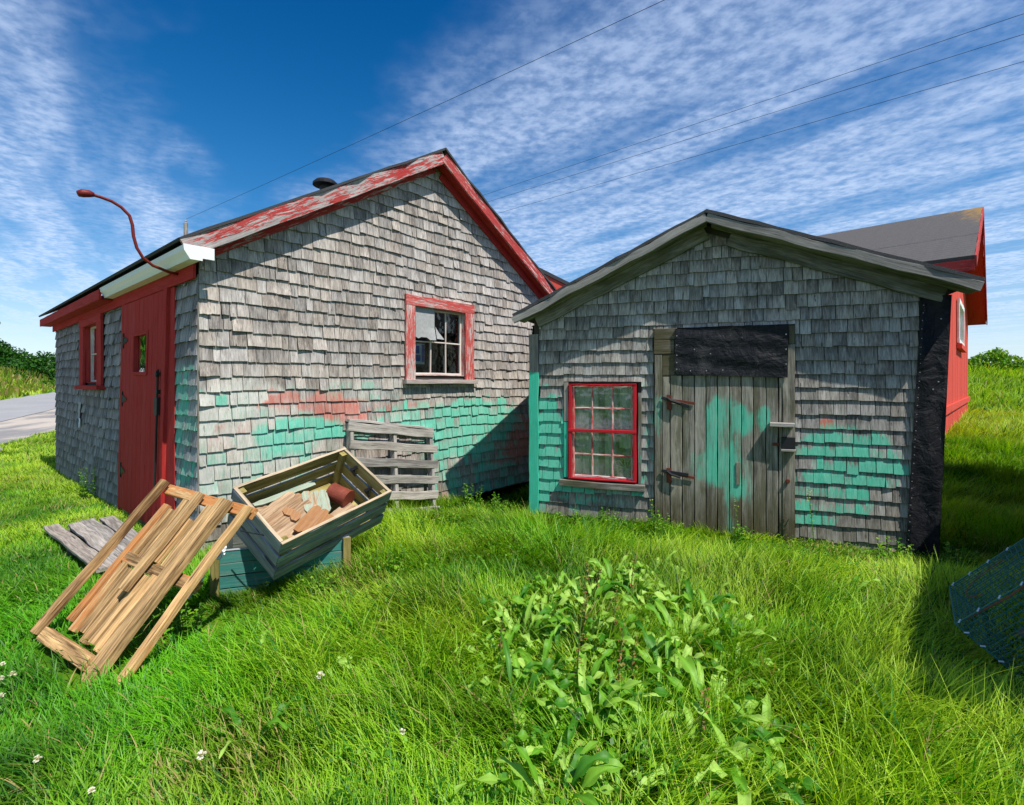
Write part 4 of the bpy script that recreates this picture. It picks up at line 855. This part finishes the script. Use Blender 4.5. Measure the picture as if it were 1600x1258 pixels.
# ================================================================ poles and power lines
def pole(loc, H_, label, arm=True, rr=(.16, .11)):
    p = thing('utility_pole', label, 'pole', loc, group='utility poles')
    mb = MB(); mb.tube([(0, 0, 0), (0, 0, H_)], list(rr), 10); mb.build('shaft', 'silver', p)
    if arm: mb = MB(); mb.box(-.9, .9, -.07, -.11+.22, H_-.5, H_-.38, ax='x'); mb.build('crossarm', 'board', p)
    for x_ in ((-.75, 0., .75) if arm else (0.,)):
        mb = MB(); mb.lathe([(0, 0), (.05, 0), (.03, .06), (.05, .09), (.03, .13), (0, .14)], (x_, 0, H_-.38 if x_ else H_), 8); mb.build('insulator', 'conc', p)
    return p
pole((-14.1, 22, 0), 8.55, 'grey wooden utility pole rising behind the eave of the large house', False, (.12, .085))
pole((-6.3, 25, 0), 9.0, 'utility pole standing hidden behind the large house roof')
pole((25.5, -5, 0), 9.2, 'utility pole out of frame where all the power lines meet')
def wire(p0, p1, label, sag=.15):
    p0, p1 = V3(p0), V3(p1); pts = []
    for i in range(25): f = i/24; p = p0.lerp(p1, f); p.z -= sag*4*f*(1-f); pts.append(p)
    mb = MB(); mb.tube(pts, .0055, 5); o = mb.build('power_line', 'iron'); tag(o, label, 'power line', 'overhead power lines')
wire((-14.1, 22, 8.72), (24.4, -6.6, 9.2), 'highest power line, crossing the open blue sky above the large house', .22)
e = 1.9
for k_, (za_, zb_, lab) in enumerate(((9.23, 9.2, 'upper one of three power lines over the grey shed'), (8.98, 8.78, 'middle one of three power lines over the grey shed'), (8.42, 8.22, 'lowest one of three power lines over the grey shed'))):
    a_ = V3(-6.3+k_*.1, 25, za_); b2_ = V3(10.5, 10.45, zb_); wire(a_, a_+(b2_-a_)*e, lab, .0)

# ================================================================ vegetation
class Veg:                       # vectorised leaf / blade mesh
    def __init__(s): s.v = []; s.q = []; s.c = []; s.n = 0
    def add(s, v, q, c): s.v.append(v.reshape(-1, 3)); s.q.append(q+s.n); s.c.append(c.reshape(-1, 3)); s.n += v.reshape(-1, 3).shape[0]
    def build(s, name, mt, parent=None, smooth=True):
        v = np.concatenate(s.v).astype(np.float32); q = np.concatenate(s.q).astype(np.int32); c = np.concatenate(s.c)
        me = bpy.data.meshes.new(name); me.vertices.add(len(v)); me.vertices.foreach_set('co', v.ravel())
        me.loops.add(q.size); me.loops.foreach_set('vertex_index', q.ravel()); me.polygons.add(len(q)); me.polygons.foreach_set('loop_start', np.arange(0, q.size, 4, dtype=np.int32))
        try: me.polygons.foreach_set('loop_total', np.full(len(q), 4, dtype=np.int32))
        except Exception: pass
        me.polygons.foreach_set('use_smooth', np.full(len(q), smooth))
        a = me.attributes.new('gc', 'FLOAT_COLOR', 'POINT'); a.data.foreach_set('color', np.concatenate([c, np.ones((len(c), 1))], 1).astype(np.float32).ravel())
        me.materials.append(M[mt]); me.update(calc_edges=True)
        o = bpy.data.objects.new(name, me); COL.objects.link(o); o.parent = parent; return o
_tab = rng.random((256, 256))
def vn(x, y, seed=0):
    x = np.asarray(x)+seed*17.3; y = np.asarray(y)+seed*31.7; xi, yi = np.floor(x).astype(int), np.floor(y).astype(int); fx, fy = x-xi, y-yi; fx = fx*fx*(3-2*fx); fy = fy*fy*(3-2*fy)
    g = lambda a, b: _tab[a & 255, b & 255]
    return (g(xi, yi)*(1-fx)+g(xi+1, yi)*fx)*(1-fy)+(g(xi, yi+1)*(1-fx)+g(xi+1, yi+1)*fx)*fy
def in_rect(X, Y, ox, oy, an, x0, x1, y0, y1):
    dx, dy = X-ox, Y-oy; lx = dx*math.cos(an)+dy*math.sin(an); ly = -dx*math.sin(an)+dy*math.cos(an); return (lx > x0) & (lx < x1) & (ly > y0) & (ly < y1)
def blocked(X, Y):
    b = in_rect(X, Y, -2.87, 4.66, HA, .0, 5.5, .0, 7.3) | in_rect(X, Y, .25, 6.2, SA, -.0, 4.05, .0, 4.6) | in_rect(X, Y, 8.43, 10, BA, 0, BW, 0, BD) | in_rect(X, Y, 3.02, 1.29, math.atan2(.767, .642), .1, 8.1, -3.2, .02)
    dw = (X-RP[0])*RN[0]+(Y-RP[1])*RN[1]; sA = (X-RP[0])*RA[0]+(Y-RP[1])*RA[1]
    b |= (dw > .05+.18*np.sin(sA*1.3)+.1*np.sin(sA*3.1)) & (dw < 6.5)
    b |= in_rect(X, Y, -4.86, 5.30, math.atan2(-1.22, 1.52), 0.03, 1.9, .0, .5)
    b |= in_rect(X, Y, -2.09, 2.66, math.atan2(.56, -.93), .05, 1.05, -.75, .14) & (rng.random(len(X)) < .85)
    b |= in_rect(X, Y, -2.24, 3.8, math.atan2(.36, .9), 0.02, .96, .02, .48)
    return b
GR = Veg()
def lenf(X, Y):
    """grass length by place: short lawn to the left and by the road, long and lying over in the middle and right"""
    lng = sst(X+.25*Y, -2.6, .3); far = sst(Y, 12, 22)
    L_ = .085+.15*lng+.06*far
    for cx_, cy_, rr, k in ((-1.85, 3.55, .5, .5), (2.65, 2.75, .55, .6), (.62, 2.75, .9, .24), (-.1, 7.2, 1.1, .6), (-3.9, 4.6, .9, .35), (.3, 3.6, .5, .3), (3.9, 4.45, .6, .55), (3.0, 4.75, .6, .5), (2.2, 5.0, .5, .35)): L_ = L_*(1-k*np.exp(-((X-cx_)**2+(Y-cy_)**2)/rr**2))
    q_ = (X-.25)*(-.363)+(Y-6.2)*(-.931); e_ = (X-.25)*.931+(Y-6.2)*(-.363); L_ = L_*(1-.5*(1-sst(q_, .35, 1.3))*sst(e_, .1, .6)*(q_ > -.2))
    return L_
def blades(n, X, Y, seg, wid, lmul=1., stiff=0., extra_len=None, tint=None):
    ok = ~blocked(X, Y); X, Y = X[ok], Y[ok]; n = len(X); Z = terr(X, Y)-.012
    cl = vn(X*3.1, Y*3.1, 1); c2 = vn(X*.9, Y*.9, 2); c3 = vn(X*9, Y*9, 3)
    Ln = lenf(X, Y)*(.35+1.0*cl+.5*c2)*rng.uniform(.55, 1.25, n)*lmul
    base = np.where(X > .4, -.75, 2.6)+1.5*(vn(X*.8, Y*.8, 4)-.5)*2
    base = base+2.6*(vn(X*2.3, Y*2.3, 5)-.5)
    az = base+rng.normal(0, .75, n)+np.where(rng.random(n) < .2, rng.uniform(-3, 3, n), 0)
    lean = np.clip(.25+.75*vn(X*1.6, Y*1.6, 6)+rng.normal(0, .22, n), .03, 1.25); bend = rng.uniform(.2, 1.25, n)*(1-stiff)
    dx, dy = np.cos(az), np.sin(az); tw = rng.uniform(-.9, .9, n); wx, wy = -np.sin(az+tw), np.cos(az+tw)
    W_ = wid*rng.uniform(.6, 1.35, n)
    P = np.zeros((n, seg+1, 2, 3)); px_, pz_ = np.zeros(n), np.zeros(n)
    for i in range(seg+1):
        f = i/seg; ww = W_*(1-f**1.6)*.5+.0002; s_ = np.stack([wx*ww, wy*ww, np.zeros(n)], -1)
        c = np.stack([X+dx*px_, Y+dy*px_, Z+pz_], -1); P[:, i, 0] = c-s_; P[:, i, 1] = c+s_
        ang = lean*.75+bend*f*1.15; px_ = px_+np.sin(ang)*Ln/seg; pz_ = pz_+np.cos(ang)*Ln/seg
    b = (np.arange(n)*(seg+1)*2)[:, None, None]; r_ = (np.arange(seg)*2)[None, :, None]; q = b+r_+np.array([0, 1, 3, 2])[None, None]
    a_, d_, y_, st_ = np.array([.030, .165, .003]), np.array([.165, .400, .006]), np.array([.44, .60, .035]), np.array([.42, .33, .12])
    k = np.clip(2.0*(vn(X*2.2, Y*2.2, 11)-.5)+1.2*(c2-.5)+.48+.35*(rng.random(n)-.5), 0, 1)[:, None]; k2 = np.clip(sst(X, .2, 2.6)*sst(-Y, -6, -2)*.5+.55*vn(X*.55, Y*.55, 8)+.9*(vn(X*1.5, Y*2.4, 12)-.5)+.35*rng.random(n)-.18+.45*sst(Y, 7, 12), 0, 1)[:, None]
    col = a_*(1-k)+d_*k; col = col*(1-k2)+y_*k2; lf_ = ((1-sst(X, -2.6, -.6))*(1-sst(Y, 3.0, 5.5)))[:, None]; col = col*(1-lf_)+(np.array([.075, .27, .006])*(.5+1.1*k)+.0*col)*lf_
    dk = (rng.random(n) < .17)[:, None]; col = np.where(dk, np.array([.018, .135, .004])*(.7+.6*k), col)
    dead = (rng.random(n) < .03+.16*sst(vn(X*1.1, Y*1.1, 21), .72, .9))[:, None]; col = np.where(dead, st_, col)
    if tint is not None: col = col*tint
    f = np.linspace(0, 1, seg+1)[None, :, None, None]; C = col[:, None, None, :]*(.50+.90*f)*np.ones((1, 1, 2, 1)); GR.add(P, q.reshape(-1, 4), C)  # shade at the roots put into blade colour, lighter to the tip
def samp(y0, y1, dens, side=.9):
    # trapezoid strip in front of the camera, widened so that a step to the side still sees grass
    k = 1.08; A_ = (y1-y0)*(2*side+k*(y0+y1)); n = int(A_*dens); Y = rng.uniform(y0, y1, int(n*1.3)); hw = side+k*Y; keep = rng.random(len(Y)) < hw/(side+k*y1)*1.0
    Y = Y[keep]; hw = hw[keep]; X = rng.uniform(-1, 1, len(Y))*hw; return len(X), X, Y
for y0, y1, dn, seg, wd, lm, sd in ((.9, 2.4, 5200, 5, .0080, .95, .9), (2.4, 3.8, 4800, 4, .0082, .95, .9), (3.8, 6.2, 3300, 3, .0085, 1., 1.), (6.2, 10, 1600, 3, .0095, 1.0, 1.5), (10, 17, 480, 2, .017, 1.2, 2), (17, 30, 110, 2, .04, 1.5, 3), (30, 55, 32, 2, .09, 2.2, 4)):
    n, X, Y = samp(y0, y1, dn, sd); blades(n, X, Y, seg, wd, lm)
# clover and small leaves between the blades
n = 30000; X = rng.uniform(-5, 5, n); Y = rng.uniform(1., 7.5, n); ok = (np.abs(X) < 1.08*Y+.6) & (vn(X*1.3, Y*1.3, 15)+.25*vn(X*5, Y*5, 16) > .66) & ~blocked(X, Y); X, Y = X[ok], Y[ok]; n = len(X)
Zc = terr(X, Y)+lenf(X, Y)*rng.uniform(.35, .95, n); c = np.stack([X, Y, Zc], -1); a1 = rng.uniform(0, 6.28, n); ti = rng.normal(0, .35, (n, 2)); e1 = np.stack([np.cos(a1), np.sin(a1), ti[:, 0]], -1); e2 = np.stack([-np.sin(a1), np.cos(a1), ti[:, 1]], -1); sz = rng.uniform(.007, .015, (n, 1))
P = np.stack([c-e1*sz, c-e2*sz*.7, c+e1*sz, c+e2*sz*.7], 1); cc = np.array([(.06, .22, .01), (.12, .34, .02), (.20, .42, .03), (.04, .15, .006)])[rng.integers(0, 4, n)]
GR.add(P, (np.arange(n)*4)[:, None]+np.arange(4)[None], np.repeat(cc[:, None], 4, 1))
# longer tufts
n = 420; tx, ty = rng.uniform(-4.2, 5, n), rng.uniform(1.3, 7, n); keep = (np.abs(tx) < 1.05*ty+.6) & (vn(tx*1.2, ty*1.2, 9) > .42); tx, ty = tx[keep], ty[keep]
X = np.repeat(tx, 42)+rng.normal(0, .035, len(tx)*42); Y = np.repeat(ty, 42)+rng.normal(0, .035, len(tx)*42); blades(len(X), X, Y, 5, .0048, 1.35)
# grass standing along the walls
def along(px0, py0, px1, py1, n, sp): f = rng.random(n); return px0+(px1-px0)*f+rng.normal(0, sp, n), py0+(py1-py0)*f+rng.normal(0, sp, n)
X, Y = along(.2, 6.1, 3.95, 4.62, 2200, .06); blades(len(X), X, Y, 4, .006, .6, .4)
X, Y = along(-2.1, 5.45, -.5, 7.2, 1800, .07); blades(len(X), X, Y, 4, .006, 1.1, .5)
X, Y = along(-2.25, 3.75, -1.3, 4.1, 1500, .07); blades(len(X), X, Y, 4, .005, 1.0, .4)
g_ = GR.build('grass', 'grass'); tag(g_, 'long sunlit green grass leaning over around the sheds', 'grass', kind='stuff')

# --- broad leaves
def leaf(V, p, az, el, L_, W_, curl, col, wavy=.3, roll=0.):
    nu, nv = 9, 4; f = np.linspace(0, 1, nu+1); ang = el-curl*f**1.3; dl = L_/nu; x_ = np.concatenate([[0], np.cumsum(np.cos(ang[:-1])*dl)]); z_ = np.concatenate([[0], np.cumsum(np.sin(ang[:-1])*dl)])
    prof = np.sin(np.pi*np.clip(f*.97+.03, 0, 1)**.75)**.8*W_*.5+.002; g = np.linspace(-1, 1, nv+1); ph = random.random()*6
    d = np.array([math.cos(az), math.sin(az), 0]); s = np.array([-math.sin(az), math.cos(az), 0])
    P = np.zeros((nu+1, nv+1, 3))
    for j, gg in enumerate(g):
        edge = abs(gg)**2*np.sin(f*15+ph+gg*1.5)*wavy*W_*.28; cup = abs(gg)*prof*.35
        P[:, j] = p+d*x_[:, None]+s*(gg*prof)[:, None]+np.array([0, 0, 1])*(z_+edge+cup+roll*gg*prof)[:, None]
    idx = np.arange((nu+1)*(nv+1)).reshape(nu+1, nv+1); q = np.stack([idx[:-1, :-1], idx[1:, :-1], idx[1:, 1:], idx[:-1, 1:]], -1).reshape(-1, 4)
    C = np.ones((nu+1, nv+1, 3))*np.array(col); C[:, nv//2] = np.array(col)*1.25+.01; V.add(P, q, C)

DL = [np.array(c) for c in ((.12, .31, .015), (.18, .38, .03), (.27, .47, .06), (.05, .19, .008), (.36, .56, .10))]
def dock(x, y, sc_, label, stalk=False, n=None):
    z0 = float(terr(x, y)); r_ = thing('dock_plant', label, 'plant', (x, y, z0), group='broad leaved dock plants'); V = Veg(); S = MB(); n = n or random.randint(11, 17)
    for i in range(n):
        az = i*2.4+random.uniform(-.4, .4); k = random.random(); st_ = random.uniform(.03, .13)*sc_; b = np.array([math.cos(az), math.sin(az), 0])*.02
        e = random.uniform(.5, 1.2); tip = b+np.array([math.cos(az)*math.cos(e), math.sin(az)*math.cos(e), math.sin(e)])*st_
        S.tube([tuple(b), tuple(tip)], .0035*sc_, 4, A=0)
        leaf(V, tip, az+random.uniform(-.3, .3), e, random.uniform(.17, .32)*sc_, random.uniform(.024, .044)*sc_, random.uniform(1.0, 2.3), random.choice(DL), random.uniform(.9, 2.2), random.uniform(-.4, .4))
    for j in range(1 if stalk else 0):
        h = random.uniform(.32, .5)*sc_; S.tube([(0, 0, 0), (.01, .01, h*.5), (.03, .0, h)], [.005, .004, .002], 5)
        for k in range(26):
            f = random.uniform(.3, 1); leaf(V, np.array([.03*f+random.gauss(0, .008), random.gauss(0, .008), h*f]), random.random()*6.3, random.uniform(0, .9), .012+.02*(1-f), .010, .3, (.22, .20, .04) if random.random() < .6 else (.25, .10, .04), 0)
    V.build('leaves', 'leaf', r_)
    S.build('stems', STEM, r_); return r_
STEM = plain('green_stem', (.12, .20, .04), .6)
spots = [(.35, 2.55), (.55, 2.75), (.75, 2.45), (.28, 2.95), (.62, 3.1), (.95, 2.9), (1.05, 2.5), (.2, 3.4), (.5, 3.5), (.9, 3.4), (1.2, 3.05), (.42, 2.2), (.8, 2.1), (1.1, 2.15), (.12, 2.7), (.72, 2.8), (.48, 2.4), (.15, 2.1), (.66, 1.95), (1.3, 3.5), (.85, 3.75), (.3, 3.8), (.05, 3.15), (.95, 2.35), (.58, 2.6), (1.0, 3.95), (1.2, 4.1), (.75, 4.0), (.4, 3.15), (.85, 2.65), (.35, 2.35), (.0, 2.5), (-.05, 2.9), (.1, 3.6), (1.2, 2.7), (1.15, 3.4), (.6, 3.6), (.2, 1.9), (.9, 1.95), (-.02, 3.4)]
for i, (x_, y_) in enumerate(spots): dock(x_+random.uniform(-.04, .04), y_+random.uniform(-.05, .05), random.uniform(.68, 1.1), 'pale green broad leaved dock plant in the large clump in mid lawn', stalk=i % 4 == 0)
for x_, y_ in ((1.9, 3.9), (2.2, 4.1), (1.6, 4.2), (2.45, 3.7), (1.45, 3.95)): dock(x_, y_, .75, 'small dock plant in the grass before the plank door', n=7)
for x_, y_ in ((-1.25, 2.45), (-1.4, 2.8), (-1.0, 2.7), (-1.15, 2.2)): dock(x_, y_, .8, 'small dock plant in the grass by the leaning lumber pallet', n=7)
# --- leafy weeds on upright stems
def weed(x, y, h, label, ns=9, spread=.14, lf=.05, flower=None, cols=None, name='leafy_weed', dens=1.):
    z0 = float(terr(x, y)); r_ = thing(name, label, 'weed', (x, y, z0), group='leafy weeds'); V = Veg(); S = MB()
    cols = cols or [(.06, .20, .008), (.13, .31, .012), (.22, .40, .022), (.04, .14, .005)]
    for i in range(ns):
        a_ = random.random()*6.28; rr = spread*math.sqrt(random.random()); hh = h*random.uniform(.6, 1.1); b = V3(rr*math.cos(a_), rr*math.sin(a_), 0); tpp = b+V3(math.cos(a_)*.12*h, math.sin(a_)*.12*h, hh)
        S.tube([b, (b+tpp)/2+V3(0, 0, .02), tpp], [.0035, .003, .0015], 4); nl = int(hh/.022*dens)
        for k in range(nl):
            f = .12+.88*k/nl; p = b.lerp(tpp, f); leaf(V, np.array(p), k*2.4+random.uniform(-.4, .4), random.uniform(.1, .9), lf*(1.25-.6*f)*random.uniform(.7, 1.2), lf*.5*(1.2-.5*f), random.uniform(.5, 1.4), random.choice(cols), .4)
        if flower:
            for k in range(14): leaf(V, np.array(tpp)+rng.normal(0, .012, 3)-np.array([0, 0, .01*k]), random.random()*6.3, .6, .014, .01, .3, flower, 0)
    V.build('leaves', 'leaf', r_); S.build('stems', STEM, r_); return r_
for x_, y_, h, lab, ns in ((-1.02, 5.25, .30, 'bright leafy weed clump before the grey upright pallet', 16), (-1.3, 4.95, .26, 'low leafy weed behind the lower end of the teal crate', 12), (-.75, 5.6, .24, 'leafy weed clump by the foot of the grey pallet', 12), (-.55, 6.6, .35, 'dark leafy weed in the gap under the gable wall', 9), (-1.05, 4.2, .22, 'round leaved clover clump at the corner of the teal crate', 16), (-1.45, 3.85, .18, 'low leafy clump in front of the teal crate', 12),
                          (1.55, 5.15, .32, 'bushy weed at the foot of the shed door post', 12), (1.05, 5.4, .25, 'leafy weed under the red framed shed window', 10), (.6, 5.75, .22, 'leafy weed below the teal corner of the shed', 9), (2.25, 5.1, .2, 'small leafy weed at the foot of the plank door', 8), (3.5, 4.65, .2, 'leafy weed under the teal patch by the black strip', 8), (-5.95, 7.2, .5, 'leafy weed growing against the side wall below its window', 10), (-.15, 6.3, .25, 'leafy weed at the mouth of the gap between the sheds', 9), (-2.1, 3.3, .16, 'shaded leafy weed between lumber pallet and teal crate', 12), (3.9, 4.45, .22, 'shaded leafy weed at the foot of the black strip', 9)):
    weed(x_, y_, h, lab, ns)
for x_, y_, lab in ((1.50, 5.35, 'tall thin flowering weed in front of the rusty lower hinge'), (2.25, 5.05, 'tall thin seed stalk standing before the plank door'), (2.95, 4.95, 'tall thin flowering weed before the teal shingles')): weed(x_, y_, .52, lab, 1, .01, .028, flower=(.34, .36, .06), name='tall_weed')
# --- clover flowers
fl0 = None
cf = [(-2.95, 2.75), (-2.9, 2.6), (-3.0, 2.55), (-2.6, 2.55), (-2.45, 2.5), (-2.72, 2.35), (-2.5, 2.28), (-2.35, 2.4), (-2.15, 2.05), (-1.85, 1.98), (-1.55, 1.85), (-1.18, 1.98), (-.95, 2.5), (-1.95, 1.85), (-2.75, 2.75), (-3.1, 2.9), (-.45, 2.15), (-.38, 1.75), (.3, 2.25)]
for i, (x_, y_) in enumerate(cf):
    loc = (x_, y_, float(terr(x_, y_)))
    if fl0 is None:
        fl0 = thing('clover_flower', 'small white clover flower standing in the lawn', 'flower', loc, group='white clover flowers')
        V = Veg()
        for k in range(34):
            th_ = random.random()*6.28; ph_ = random.uniform(-.3, 1.4); d_ = np.array([math.cos(th_)*math.cos(ph_), math.sin(th_)*math.cos(ph_), math.sin(ph_)]); leaf(V, np.array([0, 0, .13])+d_*.002, th_, ph_, .013, .005, .3, (.75, .72, .66), 0)
        V.build('flower_head', 'leaf', fl0); mb = MB(); mb.tube([(0, 0, 0), (.004, 0, .13)], .0015, 4); mb.build('stem', STEM, fl0)
    else:
        c = copy_thing(fl0); c.location = loc; c.rotation_euler = (random.uniform(-.3, .3), random.uniform(-.3, .3), random.random()*6); s_ = random.uniform(.8, 1.3); c.scale = (s_,)*3
# --- far shrubs and trees
def crown(V, blobs, n, size, cols, flat=.8):
    tot = sum(r_**2 for *_, r_ in blobs)
    for cx_, cy_, cz_, r_ in blobs:
        k = int(n*r_**2/tot); th_ = rng.uniform(0, 6.283, k); ph_ = np.arcsin(rng.uniform(-.5, 1, k)); rad = r_*rng.uniform(.72, 1.06, k)*(.85+.3*rng.random(k))
        c = np.stack([cx_+rad*np.cos(th_)*np.cos(ph_), cy_+rad*np.sin(th_)*np.cos(ph_), cz_+rad*np.sin(ph_)*flat], -1)
        a_ = rng.normal(size=(k, 3)); a_ /= np.linalg.norm(a_, axis=1, keepdims=True); b = rng.normal(size=(k, 3)); b -= a_*(a_*b).sum(1, keepdims=True); b /= np.linalg.norm(b, axis=1, keepdims=True)
        s_ = size*rng.uniform(.5, 1.3, (k, 1)); P = np.stack([c-a_*s_, c-b*s_*.55, c+a_*s_, c+b*s_*.55], 1)
        cl = np.array(cols)[rng.integers(0, len(cols), k)]*(.7+.6*rng.random((k, 1))); V.add(P, (np.arange(k)*4)[:, None]+np.arange(4)[None], np.repeat(cl[:, None], 4, 1))
GD = [(.010, .065, .006), (.022, .10, .008), (.045, .15, .010)]; GB = [(.10, .26, .012), (.17, .33, .02), (.05, .15, .008)]; GY_ = [(.24, .32, .02), (.32, .30, .06), (.12, .26, .015)]
def bush(x, y, blobs, label, cols, n=4000, size=.1, h=1.5, name='shrub', cat='shrub', group='far shrubs', sink=0.):
    z0 = float(terr(x, y))-sink; r_ = thing(name, label, cat, (x, y, z0), group=group); V = Veg(); crown(V, blobs, n, size, cols); V.build('crown', 'leaf', r_, smooth=False)
    mb = MB()
    for a_, b_, c_, rr in blobs[:6]: mb.tube([(a_*.3, b_*.3, -.1), (a_*.7, b_*.7, c_*.5), (a_, b_, c_)], [.09, .05, .02], 6)
    mb.build('trunk', 'board', r_); return r_
def blob(n, w_, h_, r0, r1, base=.4): return [(random.uniform(-w_, w_), random.uniform(-.8, .8), base+random.random()*h_, random.uniform(r0, r1)) for _ in range(n)]
# positions: left of the house beyond the road
bush(-36.5, 40, [(-3, 0, 2.0, 1.8), (0, 0, 2.2, 2.0), (2.3, 0, 1.6, 1.5), (3.9, 0, 1.0, 1.2), (-5, 0, 1.4, 1.7)], 'broad dark green rounded thicket beyond the road', GD, 22000, .11, sink=1.9)
bush(-41, 42, [(-1, 0, 2, 2.0), (-2, 0, 3.4, 1.2), (1, 0, 1.2, 1.6)], 'dark evergreen scrub at the far edge beyond the road', GD, 12000, .11, sink=1.7)
for k_ in range(6):
    bush(-38+k_*2.1, 36.5+random.uniform(-.5, .5), blob(5, 1.2, .25, .7, 1.0, .2), 'low mid green hedge clump beyond the road, %s from the left' % ('first', 'second', 'third', 'fourth', 'fifth', 'sixth')[k_], GD+GB[:1], 6000, .09, sink=.8)
bush(-32.0, 46, [(0, 0, 2.2, .9), (.9, 0, 1.8, .8), (-.8, 0, 1.6, .9), (0, 0, .8, 1.4)], 'small bushy tree by the far white cottage', GD, 5000, .10, sink=1.4)
bush(-35.2, 44, [(0, 0, 3.9, .45), (.3, 0, 4.5, .3), (-.3, 0, 4.3, .3), (0, 0, 3.2, .5)], 'thin wispy sapling above the dark thicket', GD, 260, .10, sink=1.0, name='sapling', cat='tree')
tr = thing('spruce_tree', 'dark spruce tree at the left edge beyond the road', 'tree', (-41.2, 40, float(terr(-41.2, 40))-.9)); V = Veg()
crown(V, [(random.uniform(-.3, .3), random.uniform(-.3, .3), z_, max(.25, 1.6-z_*.27)) for z_ in np.arange(.6, 5.2, .35)], 9000, .13, GD, .5); V.build('crown', 'leaf', tr, smooth=False)
mb = MB(); mb.tube([(0, 0, -.2), (0, 0, 5.6)], [.16, .03], 8); mb.build('trunk', 'board', tr)
for i_, (x_, y_, w_) in enumerate(((-24, 15.5, 1.), (-27, 13, 1.1), (-29, 19, 1.2), (-33, 22, 1.2), (-30, 10, 1.1))):
    bush(x_, y_, [(0, 0, 3.2*w_, 2.3*w_), (1.6, .4, 2.3, 1.7), (-1.5, -.3, 2.1, 1.8), (.4, 1., 4.6*w_, 1.4*w_)], 'broad leafy tree across the road, out of frame, %s one' % ('nearest', 'second', 'third', 'farthest', 'southern')[i_], GD+GB[:1], 7000, .2, name='broadleaf_tree', cat='tree', group='trees across the road')
cot = thing('white_cottage', 'far pale cottage with grey roof beyond the thicket', 'cottage', (-36.0, 52, float(terr(-36, 52))-.2), R(20))
mb = MB(); mb.box(0, 7, 0, 4, 0, 2.9, ax='x', n=1, wob=0); mb.build('wall', 'paper', cot); gable_roof(cot, 'roof', 'conc', -.3, 2.8, 3.5, 4.6, 7.3, 2.8, -.3, 4.3)
for x_ in (1.2, 4.4): mb = MB(); mb.box(x_, x_+1.1, -.03, -.005, 1.1, 2.1, ax='x', n=1, wob=0); mb.build('window', 'iron', cot)
# right crest
bush(29.6, 31.5, [(0, 0, .5, .9), (1.1, 0, .45, .75), (-1.0, 0, .3, .7), (.4, 0, 1.0, .55)], 'bright green bush on the crest beside the red barn', GB+[(.30, .42, .04)], 2600, .10, group='crest shrubs')
for k_ in range(5): bush(31.8+k_*1.2, 32+random.uniform(-.6, .6), blob(4, .7, .2, .35, .55, .1), 'low bright scrub on the field crest, %s from the barn' % ('first', 'second', 'third', 'fourth', 'fifth')[k_], GB+GY_[:1]+[(.30, .42, .04)], 900, .09, group='crest shrubs')
# meadow plants on the bank beyond the road, one mass
V = Veg(); n = 9000; sA = rng.uniform(5, 70, n); wq = rng.uniform(6.7, 13, n); X = RP[0]+RA[0]*sA+RN[0]*wq; Y = RP[1]+RA[1]*sA+RN[1]*wq; Z = terr(X, Y); h_ = rng.uniform(.25, .6, n)
a_ = rng.uniform(0, 6.28, n); P = np.zeros((n, 4, 3)); wv = np.stack([np.cos(a_), np.sin(a_), 0*a_], -1)*rng.uniform(.03, .08, (n, 1)); c = np.stack([X, Y, Z], -1); tpv = np.stack([rng.normal(0, .12, n), rng.normal(0, .12, n), h_], -1)
P[:, 0] = c-wv; P[:, 1] = c+wv; P[:, 2] = c+tpv+wv*.3; P[:, 3] = c+tpv-wv*.3; cc = np.array(GY_+[(.34, .24, .10), (.20, .26, .03)])[rng.integers(0, 5, n)]
V.add(P, (np.arange(n)*4)[:, None]+np.arange(4)[None], np.repeat(cc[:, None], 4, 1)); tag(V.build('meadow', 'grass'), 'yellow green meadow growth on the bank beyond the road', 'meadow', kind='stuff')
print('blade verts', GR.n, 'objects', len(bpy.data.objects))
